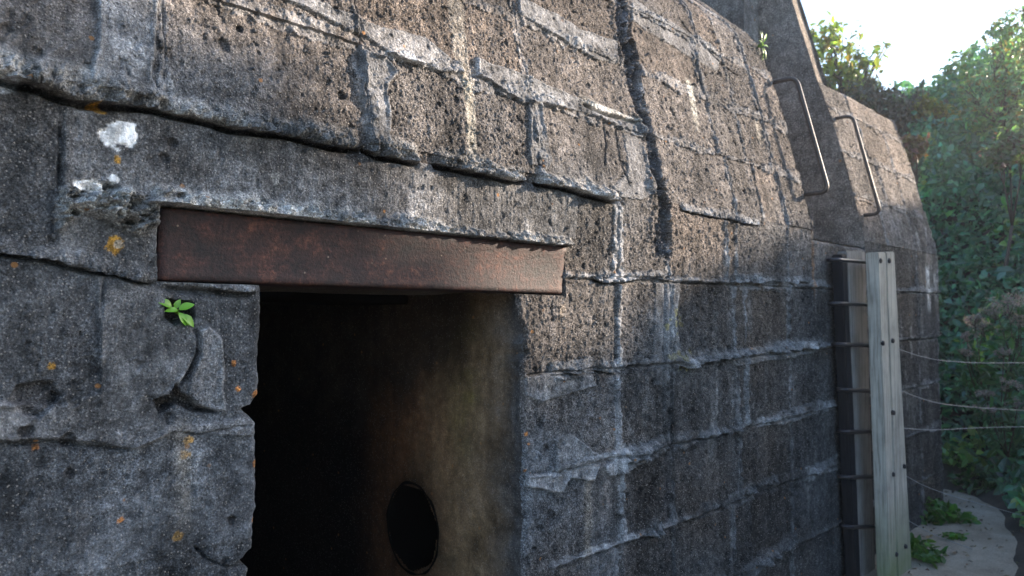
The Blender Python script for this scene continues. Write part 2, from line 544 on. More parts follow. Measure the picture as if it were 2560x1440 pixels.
# blocks: each course has its own joints and each block its own tint and set
courses = [.27, .57, .87, 1.16, 1.455, 1.75, 2.035, 2.295, 2.56, 2.83, 3.1, 3.4, 3.9]
tilt = .012 * (uu - 2.2) + .006 * fbm(uu * 3, zz * 2, 3, 61)          # the courses are not dead level
vj = {4: hits([(1548, 1000), (1680, 1000), (1866, 980)])[:, 0], 5: hits([(1545, 800), (1672, 800), (1840, 780)])[:, 0]}
jm = np.zeros(SH)
rnd = np.random.default_rng(5)
for k in range(len(courses) - 1):
    lo, hi = courses[k], courses[k + 1]
    inb = (zz - tilt * (zz < 1.9) >= lo) & (zz - tilt * (zz < 1.9) < hi)
    if k in vj: js = list(vj[k])
    elif k < 4: js = [hit(1548, 1200)[0] + rnd.uniform(-.02, .02), hit(1680, 1200)[0], hit(1862, 1200)[0] + rnd.uniform(-.05, .05)]
    else: js = [hit(245, 100)[0] + .02 * k, hit(915, 250)[0], hit(1340, 330)[0], hit(1620, 300)[0], hit(1840, 300)[0] + .05 * rnd.random()]
    js = sorted([-.3] + js + [2.75 + rnd.uniform(-.1, .1), 3.2, 3.8, 4.5 + rnd.uniform(-.2, .2), 5.0, 5.4])
    bid = np.searchsorted(np.array(js), uu)
    tint = rnd.uniform(.68, 1.22, len(js) + 1)
    warm = rnd.uniform(-.05, .05, len(js) + 1)
    off = rnd.uniform(-.005, .005, len(js) + 1)
    fin = rnd.uniform(-.15, .38, len(js) + 1)
    t3 = np.stack([tint * (1 + warm), tint, tint * (1 - warm)], -1)
    albedo = np.where(inb[..., None], albedo * t3[bid], albedo)
    disp += np.where(inb, off[bid], 0)
    smooth = np.where(inb, np.clip(fin[bid] + .9 * n_big, 0, .8), smooth)
    # joint lines: a groove with mortar smeared over it
    for j in js:
        dj = np.abs(wu - j)
        wd = .010 + .03 * np.clip(fbm(uu * 5, zz * 5, 3, 67 + k) + .16, 0, 1) + .016 * n_fine
        m = inb * (1 - sstep(wd * .85, wd * 1.001 + 1e-4, dj))
        m = m * np.where((uu < 1.6) & (zz < 2.02), 0, 1)
        jm = np.maximum(jm, m)
        disp -= inb * .006 * np.exp(-(dj / .004) ** 2) * np.where((uu < 1.6) & (zz < 2.02), 0, 1)
    if 0 < k:
        dj = np.abs(zz - tilt * (lo < 1.9) - lo)
        wd = .008 + .055 * np.clip(fbm(uu * 4.2, zz * 6, 4, 83 + k) + .12, 0, 1) + .018 * n_fine
        ok = np.where((uu < 1.6) & (zz < 1.98), 0, 1) * (abs(lo - 2.035) > .01)
        m = (1 - sstep(wd * .86, wd + 1e-4, np.abs(dj + .006 * fbm(uu * 30, zz * 30, 3, 89)))) * ok
        jm = np.maximum(jm, m)
        rag = np.clip(fbm(uu * 11, zz * 0 + k * 3.1, 3, 97), 0, 1)
        disp += ok * (.003 if lo > 2.1 else .028) * (rag * np.exp(-((dj) / .012) ** 2) - .45 * np.exp(-((zz - tilt * (lo < 1.9) - lo + .014) / .005) ** 2))
jr = jm * sstep(-.45, .0, fbm(uu * 22, zz * 22, 4, 101))
smooth = np.maximum(smooth, jm * .8)
disp += jm * (.0045 + .006 * n_rid + .009 * fbm(uu * 26, zz * 26, 4, 103))
jr = jr * (.75 - .38 * sstep(2.05, 2.2, zz))
albedo = albedo * (1 - jr[..., None]) + MORTAR * (1 + .5 * n_mid[..., None]) * jr[..., None]


def window(pts, pad=.15):
    a, b = pts.min(0) - pad, pts.max(0) + pad
    i0, i1 = max(np.searchsorted(cu, a[0]) - 1, 0), np.searchsorted(cu, b[0]) + 1
    j0, j1 = max(np.searchsorted(cz, a[1]) - 1, 0), np.searchsorted(cz, b[1]) + 1
    return (slice(i0, i1), slice(j0, j1))


def tint(sl, m, col):
    albedo[sl] = albedo[sl] * (1 - m[..., None]) + np.array(col) * m[..., None]


def patch(px, col=None, amt=.85, thick=.004, sm=.9, edge=.002, lip=.0):
    """a trowelled or broken patch drawn as a polygon; thick < 0 is a hollow"""
    global disp
    p = hits(px)
    sl = window(p)
    d = poly_sdf(p, wu[sl], wz[sl])
    m = sstep(-edge, edge, d)
    disp[sl] += 1.4 * thick * m * (1 + .5 * n_mid[sl])
    if lip:
        disp[sl] += 1.6 * lip * np.exp(-((d - .005) / .005) ** 2) * (.4 + n_mid[sl] * 1.5)
        tint(sl, .6 * np.exp(-((d - .003) / .003) ** 2) * np.clip(.5 + 1.6 * n_mid[sl], 0, 1), (.36, .35, .34))
    if sm is not None: smooth[sl] = smooth[sl] * (1 - m) + sm * m
    if col is not None: tint(sl, m * amt, np.array(col) * (1 + .5 * n_mid[sl][..., None]))


def lip(px, H, hw=.013, below=.014, col=MORTAR, seed=1, over=.016, rag=.55, gaps=0.0):
    """a ragged shelf of squeezed-out mortar: long slope above, abrupt drop and shadow gap below"""
    p = hits(px)
    sl = window(p)
    d, sd, arc, L = poly_dist(p, uu[sl] + .004 * n_mid[sl], zz[sl] + .014 * n_mid[sl])
    d = d * np.where(sd >= 0, 1, -1)
    endf = sstep(0, .03, arc) * sstep(0, .03, L - arc)
    a2 = arc * 9 + seed * 5.1
    rg = 1 - rag * np.clip(.5 + 1.3 * fbm(a2, a2 * 0 + seed, 4, 107 + seed, .68), 0, 1)
    w2 = hw * (.6 + .8 * np.clip(.5 + fbm(a2 * 1.7, a2 * 0 + seed, 3, 113), 0, 1))
    prof = np.where(d > -w2 * .4, np.clip(1 - (d + w2 * .4) / (w2 * 3.0), 0, 1) ** 1.25, 1 - sstep(w2 * .4, w2 * .4 + .003, -d))
    if gaps: endf = endf * sstep(gaps - .12, gaps + .1, .5 + fbm(arc * 4.2, arc * 0 + seed * 7.7, 3, 171 + seed))
    disp[sl] += 1.5 * H * rg * prof * endf * (1 + .55 * n_fine[sl] + .5 * n_mid[sl] + .75 * n_rid[sl])
    gap = np.exp(-((d + w2 * .55 + below * .5) / (below * .55)) ** 2)
    disp[sl] -= (.040 if H > .03 else .020) * gap * endf
    sag[sl] += over * prof * endf * rg
    m = prof * endf
    tint(sl, np.clip(m ** .55 * 1.15, 0, 1) * .85, np.array(col) * (1 + .6 * n_mid[sl][..., None]))
    smooth[sl] = smooth[sl] * (1 - m) + .45 * m


def crack(px, wdt=.003, depth=.01, rise=0.0):
    p = hits(px)
    sl = window(p, .06)
    d, sd, arc, L = poly_dist(p, uu[sl] + .012 * n_mid[sl], zz[sl] + .006 * n_mid[sl])
    t = sstep(0, .02, arc) * sstep(0, .02, L - arc)
    disp[sl] -= depth * np.exp(-(d / wdt) ** 2) * t
    if rise:
        disp[sl] += rise * np.exp(-((d * sd - wdt * 2.5) / (wdt * 2)) ** 2) * t


def streak(px, hw, col, amt):
    """streak of weathering or painted light and shade along a line: colour only"""
    p = hits(px)
    sl = window(p, .1)
    d, sd, arc, L = poly_dist(p, uu[sl] + .012 * n_mid[sl], zz[sl])
    m = (1 - sstep(hw * .3, hw, d)) * sstep(0, .05, arc) * sstep(0, .08, L - arc) * np.clip(.75 + 1.2 * n_streak[sl] + .6 * n_fine[sl], 0, 1)
    tint(sl, np.clip(m * amt, 0, 1), col)


def blot(x, y, r, col, amt=1.0, dep=0.0, sm=None, sq=1.0, ragged=.45, halo=0):
    c = hit(x, y)
    q = np.array([c])
    sl = window(q, r * 2.2)
    ang = np.arctan2(zz[sl] - c[1], uu[sl] - c[0])
    rr = r * (1 + ragged * fbm(uu[sl] * .9 / r + x, zz[sl] * .9 / r + y, 4, 127, .6))
    d = np.hypot((uu[sl] - c[0]) / sq, zz[sl] - c[1])
    m = 1 - sstep(rr * .86, rr, d)
    tint(sl, m * amt, col)
    disp[sl] += dep * (1 - sstep(rr * .45, rr * 1.02, d)) * (1 + (.8 * n_rid[sl] if dep > 0 else 0))
    if sm is not None: smooth[sl] = smooth[sl] * (1 - m) + sm * m


# general roughness of the cast concrete
disp += .010 * n_big * .6 + .004 * n_mid
ro = 1 - .7 * smooth

# --- smooth render over the lintel and the big trowelled repairs
SM = np.array([.165, .166, .170])
patch([(165, 235), (330, 262), (560, 312), (830, 370), (1060, 410), (1310, 455), (1445, 480), (1440, 600), (1000, 566), (700, 530), (400, 512), (390, 700), (300, 690), (160, 640), (145, 560), (150, 400)],
      SM, .75, .003, .6)
patch([(240, 690), (340, 705), (425, 735), (412, 790), (470, 822), (490, 850), (486, 890), (455, 945), (425, 985), (385, 1000), (395, 1050), (440, 1075), (330, 1120), (150, 1100), (0, 1100), (-60, 1000), (150, 1010), (245, 980), (250, 850)],
      SM * .98, .85, .006, .8, .003, .004)
patch([(490, 830), (515, 815), (545, 850), (556, 930), (550, 985), (558, 1025), (500, 1020), (470, 985), (478, 930), (495, 885)], SM * 1.12, .85, .004, .75, .0025, .004)
patch([(420, 1050), (500, 1062), (600, 1035), (636, 1052), (620, 1085), (520, 1082), (440, 1078)], SM * 1.05, .8, .004, .7, .003)
# cast strip and smears of the upper courses
patch([(238, -60), (385, -60), (388, 120), (378, 200), (395, 240), (300, 232), (215, 205), (240, 130)], SM * 1.18, .8, .005, .7, .003, .003)
patch([(700, -40), (800, 10), (910, 50), (1000, 78), (1060, 95), (1150, 165), (1155, 188), (1075, 178), (980, 145), (910, 95), (800, 45), (690, 0)], SM * 1.12, .8, .006, .85, .003, .003)
patch([(905, 125), (960, 150), (985, 190), (965, 215), (970, 300), (968, 360), (1000, 385), (920, 370), (905, 250)], SM * .92, .8, .006, .8, .003, .005)
patch([(1115, -50), (1165, -50), (1160, 70), (1172, 160), (1190, 290), (1188, 395), (1168, 395), (1160, 240), (1130, 120)], PALE * .9, .6, .001, .35)
patch([(1190, 150), (1270, 172), (1370, 212), (1460, 248), (1600, 300), (1605, 345), (1470, 285), (1360, 262), (1300, 258), (1265, 238), (1185, 190)], SM * 1.2, .85, .006, .85, .003, .004)
patch([(1295, -10), (1400, 38), (1450, 72), (1540, 102), (1545, 160), (1490, 148), (1440, 120), (1345, 66), (1300, 36)], SM * 1.15, .8, .005, .85, .003, .003)
patch([(1312, 250), (1350, 262), (1362, 330), (1375, 400), (1370, 425), (1322, 415), (1318, 330)], SM * .92, .8, .005, .8, .003, .004)
patch([(1575, -10), (1640, 40), (1740, 92), (1800, 140), (1790, 180), (1720, 140), (1640, 90), (1580, 50)], SM * 1.2, .7, .004, .8, .004, .002)
patch([(1560, 330), (1600, 345), (1640, 480), (1600, 500), (1545, 495), (1530, 470), (1570, 430)], SM * 1.0, .7, .004, .8)
# lower right: mortar tongues
patch([(1310, 945), (1400, 930), (1480, 935), (1490, 965), (1410, 985), (1350, 1005), (1312, 990)], MORTAR, .75, .006, .75, .003, .003)
patch([(1390, 1095), (1420, 1085), (1470, 1120), (1500, 1145), (1480, 1200), (1420, 1195), (1400, 1232), (1310, 1220), (1312, 1190), (1385, 1180)], MORTAR, .7, .006, .75, .003, .004)
patch([(1640, 700), (1700, 700), (1690, 800), (1700, 880), (1660, 965), (1640, 962), (1635, 860)], MORTAR, .65, .004, .75)
patch([(1505, 1165), (1560, 1125), (1660, 1095), (1665, 1130), (1600, 1165), (1520, 1190)], MORTAR, .7, .008, .6)
patch([(1820, 880), (1950, 860), (2040, 850), (2040, 880), (1940, 900), (1830, 915)], MORTAR, .6, .007, .6)
patch([(1940, 1030), (2050, 1000), (2060, 1025), (1960, 1060), (1890, 1065)], MORTAR, .6, .007, .6)
patch([(1840, 1430), (1930, 1370), (1990, 1330), (1990, 1360), (1900, 1425), (1850, 1470)], MORTAR, .6, .009, .6)

# --- shelves
lip([(-260, 85), (0, 172), (110, 200), (200, 236), (330, 250), (440, 276), (560, 304), (640, 316), (760, 336), (830, 356), (905, 366)], .042, .0165, col=np.array([.40, .385, .36]), seed=1)
lip([(900, 362), (940, 378), (1000, 388), (1052, 398)], .034, .015, col=np.array([.40, .385, .36]), seed=2)
lip([(1078, 403), (1170, 418), (1250, 433), (1314, 447)], .034, .014, col=np.array([.40, .385, .36]), seed=3)
lip([(1328, 447), (1400, 458), (1470, 473), (1545, 494)], .034, .014, col=np.array([.40, .385, .36]), seed=4)
lip([(-200, 570), (0, 618), (120, 630), (180, 655), (300, 678), (385, 708)], .016, .010, col=SM, seed=5, rag=.9)
lip([(395, 706), (450, 714), (540, 718), (648, 722)], .012, .008, seed=6, over=.004, rag=.9)
lip([(1480, 692), (1560, 691), (1690, 690)], .012, .008, seed=7)
lip([(1700, 512), (1840, 545), (1900, 556)], .012, .009, seed=8)
lip([(1310, 946), (1400, 933), (1520, 922), (1570, 917)], .020, .012, seed=9, rag=.8, gaps=.5)
lip([(1690, 906), (1850, 882), (2060, 856)], .020, .014, seed=10, rag=.8, gaps=.5)
lip([(1490, 1182), (1560, 1145), (1650, 1118), (1700, 1104)], .026, .016, seed=11, rag=.8, gaps=.5)
lip([(1740, 1092), (1860, 1064), (1960, 1035), (2060, 1005)], .018, .012, seed=12, rag=.8, gaps=.5)
lip([(1460, 1412), (1560, 1360), (1650, 1316)], .022, .012, seed=13, rag=.8, gaps=.5)
lip([(1690, 1300), (1780, 1268), (1900, 1212), (2060, 1165)], .018, .011, seed=14, rag=.8, gaps=.5)
lip([(1830, 1450), (1990, 1345)], .02, .014, seed=15, rag=.8, gaps=.5)
lip([(1700, 706), (1850, 702), (2030, 700)], .018, .013, seed=16, rag=.8, gaps=.5)
lip([(1450, 252), (1520, 280), (1600, 306)], .010, .010, col=np.array([.42, .40, .36]), gaps=.42, seed=17, over=.004, rag=.8)  # pale colour paints in the sunlit edge
# chamfer of mortar bedded on the lintel
p = hits([(396, 508), (700, 540), (1000, 573), (1430, 612)])
sl = window(p)
hz = zz[sl] - np.interp(uu[sl], p[:, 0], p[:, 1])
inu = sstep(U_L0 - .02, U_L0, uu[sl]) * (1 - sstep(U_L1 + .01, U_L1 + .03, uu[sl]))
sc1 = .5 + .9 * fbm(uu[sl] * 30, zz[sl] * 6, 3, 131)
wdh = .036 + .030 * n_mid[sl] + .012 * n_fine[sl]
chm = np.where(hz > -.006, 1 - sstep(0, 1, np.clip(hz / wdh, 0, 1)), 0) * inu
disp[sl] += .030 * chm * (.65 + .6 * sc1 + (.5 + 1.1 * sstep(.004, .02, hz)) * n_rid[sl])
tint(sl, chm ** .5 * .8, np.array([.46, .44, .41]) * (1 + .5 * n_mid[sl][..., None] + .35 * sc1[..., None] * .5))
smooth[sl] = np.maximum(smooth[sl], chm * .4)

# --- broken corner left of the lintel
p = hits([(150, 470), (260, 458), (400, 505), (398, 560), (340, 585), (250, 545), (200, 530), (150, 575)])
sl = window(p)
m = sstep(-.008, .012, poly_sdf(p, wu[sl], wz[sl]))
lum = fbm(uu[sl] * 20, zz[sl] * 34, 5, 137, .62)
lum = .35 - 2.0 * np.abs(lum) + .5 * fbm(uu[sl] * 9, zz[sl] * 18, 3, 138)
disp[sl] += m * (.014 + .075 * lum)
tint(sl, m * .75, np.array([.38, .375, .36]) * (1 + .6 * lum[..., None]))
smooth[sl] *= 1 - m * .6
# --- rotten vertical joint with crumbs
p = hits([(1545, -30), (1580, 150), (1602, 260), (1630, 350), (1652, 470), (1664, 560), (1664, 655)])
sl = window(p)
d, sd, arc, L = poly_dist(p, uu[sl] + .07 * n_mid[sl] + .03 * n_fine[sl], zz[sl])
hw_ = .054 + .05 * fbm(arc * 3.1, arc * 0 + 2.2, 4, 143, .65)
m = (1 - sstep(hw_ - .012, hw_ + .006, d)) * sstep(0, .03, L - arc)
lum = fbm(uu[sl] * 26, zz[sl] * 18, 5, 139, .65)
disp[sl] += -.022 * m + m * (.05 * lum + .022 * n_rid[sl])
tint(sl, m * .75, np.array([.062, .067, .078]) * (1 + 1.6 * lum[..., None]))
m2 = np.exp(-((d * sd + .062) / .016) ** 2) * np.clip(.4 + 1.6 * fbm(arc * 10, arc * 0, 3, 141), 0, 1) * sstep(0, .05, L - arc)
disp[sl] += .022 * m2
# --- ridge beside the wet streak, mortar runs down the lower joints
for xs in ([(1548, 690), (1546, 930), (1552, 1180), (1556, 1440)], [(1670, 700), (1664, 900), (1672, 1150), (1690, 1440)], [(1866, 880), (1868, 1060)]):
    p = hits(xs); sl = window(p)
    d, sd, arc, L = poly_dist(p, uu[sl] + .008 * n_mid[sl], zz[sl])
    rg = np.clip(.55 + fbm(arc * 7, arc * 0 + xs[0][0], 3, 149), 0, 1)
    disp[sl] += .007 * rg * np.exp(-(d / .008) ** 2) - .007 * np.exp(-((d * sd + .02) / .006) ** 2)
    tint(sl, np.exp(-(d / .011) ** 2) * rg * .35, MORTAR)
# --- hollows
patch([(385, 1000), (425, 985), (438, 955), (452, 985), (500, 1015), (536, 1030), (480, 1032), (440, 1012), (405, 1036)], (.085, .075, .068), .85, -.024, .1, .003)
patch([(411, 748), (440, 752), (472, 760), (480, 800), (452, 788), (436, 812), (420, 792)], (.07, .06, .05), .8, -.026, .1, .003)
patch([(36, 962), (128, 962), (150, 990), (100, 1040), (60, 1036), (20, 1000)], (.085, .08, .08), .7, -.012, .2, .004)
crack([(484, 822), (492, 850), (488, 888), (468, 930), (440, 972)], .004, .016, .003)
crack([(250, 690), (249, 760), (251, 812)], .003, .010)
crack([(150, 300), (152, 420), (150, 520), (138, 590)], .004, .013, .002)
crack([(1480, 690), (1560, 688), (1640, 690), (1690, 686)], .003, .014)
crack([(1310, 940), (1390, 930), (1520, 918), (1560, 915)], .003, .014)
crack([(1510, 300), (1516, 360), (1512, 420)], .003, .012)
crack([(1540, 320), (1552, 400), (1575, 470)], .003, .012)
crack([(310, 160), (318, 190), (350, 215)], .002, .007)
crack([(1700, 50), (1740, 100), (1800, 160), (1850, 190)], .004, .012)
crack([(440, 1078), (500, 1085), (560, 1070), (630, 1058)], .002, .008)
crack([(0, 1112), (120, 1108), (260, 1118), (330, 1128)], .003, .010)
crack([(470, 1360), (510, 1400), (560, 1420), (622, 1418)], .003, .012)
crack([(560, 1430), (600, 1410), (625, 1402)], .003, .012)
for x, y, r in ((165, 1098, .016), (62, 1078, .012), (172, 1180, .012), (855, 240, .014), (578, 1298, .011), (1365, 1120, .016), (1380, 1290, .022), (1350, 1320, .014), (1350, 1060, .016),
                (445, 490, .008), (560, 110, .016), (1345, 408, .014), (10, 75, .014), (430, 358, .010), (410, 395, .012), (600, 70, .01), (1820, 870, .015), (1765, 1020, .02), (1700, 1290, .02), (1600, 1230, .018)):
    blot(x, y, r, (.055, .052, .052), .75, -.010 if r < .02 else -.005, ragged=.8)
for _ in range(60):                                     # black algae spots down the right of the door
    x, y = rnd.uniform(1330, 2040), rnd.uniform(720, 1440)
    blot(x, y, rnd.uniform(.006, .02), (.05, .05, .055), rnd.uniform(.3, .7), 0, ragged=.9)
for _ in range(34):                                     # black growth on the blocks
    x, y = rnd.uniform(0, 1900), rnd.uniform(0, 420)
    blot(x, y, rnd.uniform(.012, .05), (.06, .055, .052), rnd.uniform(.25, .6), 0, ragged=1.2)
# lichen and stains, with some light and shade painted in
WH = (.95, .95, .95)
blot(312, 343, .030, WH, 1.0, .003, 1.6, 1.0, 1.3)
blot(272, 340, .018, (.34, .34, .34), .7, 0)
blot(284, 448, .010, WH, 1.0, .002, 1.5)
for x, y, r in ((235, 465, .012), (205, 462, .010), (250, 470, .008)): blot(x, y, r, (.85, .85, .84), .9, .001, 1.4, 1.6)
blot(685, 447, .013, (.55, .54, .5), .6, 0, ragged=.9)
blot(18, 212, .022, (.48, .5, .54), .7, 0, ragged=.8)
OC = (.52, .27, .03)
for x, y, r, a in ((248, 267, .014, .8), (290, 402, .007, .8), (290, 614, .017, .8), (440, 1340, .012, .7), (468, 1100, .009, .7), (462, 1135, .010, .6), (128, 915, .006, .7)):
    blot(x, y, r, OC, a, .001, None, 1, .95)
blot(296, 612, .009, (.45, .42, .36), .8, 0)
for x, y, r in ((300, 1300, .0065), (582, 908, .006), (592, 972, .005), (88, 1118, .006), (1316, 1085, .006), (640, 1160, .009), (1312, 1175, .004), (638, 985, .008), (636, 1300, .005), (1320, 1110, .004)):
    blot(x, y, r, (.55, .22, .06), .9, .001, .4, 1, .6)
YG = (.30, .26, .08)
for _ in range(26):
    blot(rnd.normal(1690, 14), rnd.uniform(760, 950), rnd.uniform(.005, .014), YG, rnd.uniform(.3, .7), 0, ragged=.9)
streak([(1720, 190), (1735, 270), (1745, 340)], .030, (.62, .58, .50), .9)
streak([(1160, 170), (1175, 280), (1175, 400)], .022, (.33, .30, .24), .6)
streak([(1470, 262), (1530, 280), (1600, 305)], .016, (.68, .66, .62), 1.0)  # sunlit edge of the mortar painted on as a pale line
streak([(1890, 290), (1900, 340), (1905, 370)], .04, (.60, .54, .45), .6)
streak([(2030, 560), (2033, 640), (2036, 760)], .02, (.33, .16, .06), .6)
streak([(440, 1020), (450, 1200), (440, 1420)], .035, (.22, .195, .16), .55)
streak([(300, 880), (305, 960), (310, 1010)], .012, (.36, .36, .36), .5)
streak([(1410, 740), (1405, 790), (1410, 830)], .02, (.34, .27, .2), .5)
streak([(1665, 1120), (1668, 1260), (1660, 1440)], .03, (.12, .11, .11), .6)
streak([(1470, 1180), (1475, 1300), (1460, 1440)], .03, (.26, .22, .17), .5)
for _ in range(46):                                     # pale lime runs below the courses
    x, y = rnd.uniform(1330, 2040), rnd.uniform(660, 1250)
    l = rnd.uniform(60, 190)
    streak([(x, y), (x + rnd.uniform(-4, 4), y + l / 2), (x + rnd.uniform(-6, 6), y + l)], rnd.uniform(.006, .03), rnd.choice([.30, .22, .26]) * np.array([1, .99, .98]), rnd.uniform(.25, .6))
for _ in range(70):                                     # soot and damp runs
    x, y = rnd.uniform(0, 2040), rnd.uniform(0, 1250)
    l = rnd.uniform(80, 420)
    streak([(x, y), (x + rnd.uniform(-6, 6), y + l)], rnd.uniform(.01, .05), (.075, .072, .072), rnd.uniform(.2, .55))
for x in np.linspace(2240, 2335, 9):                    # lime on the far block
    y = rnd.uniform(540, 900)
    streak([(x, y), (x + 6, y + rnd.uniform(60, 190))], rnd.uniform(.015, .05), (.45, .45, .44), rnd.uniform(.3, .7))
streak([(2318, 660), (2322, 740), (2324, 790)], .05, (.6, .6, .6), .9)
streak([(2085, 600), (2092, 700), (2105, 1000), (2120, 1300), (2130, 1700)], .17, (.035, .035, .038), 1.0)  # dark band painted on the wall for the shadow gap beside the ladder
# shade of the lower right wall painted into the albedo
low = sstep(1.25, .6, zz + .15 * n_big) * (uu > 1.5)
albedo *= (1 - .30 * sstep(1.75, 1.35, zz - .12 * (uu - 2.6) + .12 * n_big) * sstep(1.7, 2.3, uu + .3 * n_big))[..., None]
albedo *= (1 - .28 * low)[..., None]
albedo *= 1.3
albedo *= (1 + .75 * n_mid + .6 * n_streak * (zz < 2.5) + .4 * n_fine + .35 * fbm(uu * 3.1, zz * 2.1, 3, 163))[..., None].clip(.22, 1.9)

# pits of the cast face
npit = 5200
pu, pz = rnd.uniform(-.2, 3.45, npit), rnd.uniform(.4, 3.1, npit)
for a, c in zip(pu, pz):
    r = min(.0022 * math.exp(rnd.normal(.25, .55)), .007)
    i0, i1 = np.searchsorted(cu, [a - 2 * r, a + 2 * r]); j0, j1 = np.searchsorted(cz, [c - 2.6 * r, c + 2.6 * r])
    if i1 <= i0 or j1 <= j0: continue
    sl = (slice(i0, i1), slice(j0, j1))
    d = np.hypot(uu[sl] - a, (zz[sl] - c) / 1.3) + r * (1.3 * n_fine[sl] + .9 * n_grit[sl])
    k = (1 - .75 * smooth[sl].mean())
    m = 1 - sstep(r * .5, r * 1.25, d)
    disp[sl] -= 1.1 * r * k * m
    albedo[sl] *= (1 - .3 * k * m)[..., None]
ro = 1 - .68 * smooth
disp += ro * (.0062 * n_fine + .0040 * n_grit) + .0016 * fbm(uu * 130, zz * 5, 3, 151)
# round arrises at the door, the slot and the far block's top
for i0, sgn in ((iL, -1), (iR, 1)):
    e = uu[i0][None, :]
    dd = np.where(sgn * (uu - e) >= 0, np.abs(uu - e), 9)
    mm = np.clip(1 - dd / .016, 0, 1) * (zz < cz[jTop] + .05)
    disp -= .012 * mm ** 2
for i0, sgn in ((iS0, -1), (iS1, 1)):
    dd = np.where(sgn * (uu - cu[i0]) >= 0, np.abs(uu - cu[i0]), 9)
    disp -= .02 * np.clip(1 - dd / .025, 0, 1) ** 2 * (zz > Z_SLOT)
disp -= .03 * np.clip(1 - np.abs(zz - Z_SLOT) / .03, 0, 1) ** 2 * ((uu > U_SLOT0) & (uu < U_SLOT1))
disp -= .04 * np.clip(1 - (Z_FAR_TOP - zz) / .05, 0, 1) ** 2 * (uu > U_SLOT1)
# bed for the lintel
lb = ((uu > U_L0 - .002) & (uu < U_L1 + .002) & (zz > Z_LB - .002) & (zz < Z_LT + .002))
disp = np.where(lb, -.045, disp)
sag = np.where(lb, 0, sag)

w = W_of(zz) - disp
pos = wall_pos(uu, w, zz - sag)
nu, nz = SH
idx = np.arange(nu * nz).reshape(nu, nz)
I, J = np.meshgrid(np.arange(nu - 1), np.arange(nz - 1), indexing='ij')
keep = ~((I >= iL) & (I < iR) & (J < jTop))
keep &= ~((I >= iS0) & (I < iS1) & (J >= jSl))
keep &= ~((I >= iS1) & (J >= jFar))
q = np.stack([idx[:-1, :-1], idx[1:, :-1], idx[1:, 1:], idx[:-1, 1:]], -1)[keep]
used = np.zeros(nu * nz, bool); used[q.ravel()] = True
remap = np.cumsum(used) - 1

bunker = empty("concrete_bunker", (0, 0, 0), "weathered concrete bunker with dark doorway under a rusty lintel", "bunker")
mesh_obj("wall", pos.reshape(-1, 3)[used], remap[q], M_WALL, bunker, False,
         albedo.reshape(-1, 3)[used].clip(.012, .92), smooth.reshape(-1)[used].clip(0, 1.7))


def sheet(name, fn, nu_, nv_, col, mat, parent, amp=.004, nscale=9.0, seed=0, sm=.3, vary=.5, colfn=None, first=None, mask=None):
    """a rough concrete face: fn(a, b) -> (points, normal), a and b in 0..1"""
    a, b = np.meshgrid(np.linspace(0, 1, nu_), np.linspace(0, 1, nv_), indexing='ij')
    P, nrm, sa, sb = fn(a, b)
    nn = fbm(sa * nscale, sb * nscale, 6, seed, .55)
    P = P + (amp * nn)[..., None] * nrm
    if first is not None:
        P[0] = first
    c = np.broadcast_to(np.array(col), P.shape) * (1 + vary * fbm(sa * 4, sb * 4, 5, seed + 5) + .35 * fbm(sa * 22, sb * 2.5, 3, seed + 8))[..., None]
    if colfn: c = colfn(c, sa, sb)
    idx = np.arange(nu_ * nv_).reshape(nu_, nv_)
    q = np.stack([idx[:-1, :-1], idx[1:, :-1], idx[1:, 1:], idx[:-1, 1:]], -1)
    if mask is not None:
        q = q[~mask(sa[:-1, :-1], sb[:-1, :-1])]
    return mesh_obj(name, P.reshape(-1, 3), q.reshape(-1, 4), mat, parent, True, c.reshape(-1, 3).clip(.01, .8), np.full(nu_ * nv_, sm))


# --- door reveals: start on the displaced edge of the wall sheet
HOLE_W, HOLE_Z, HOLE_R = .545, .885, .150
zr = cz[:jTop + 1]


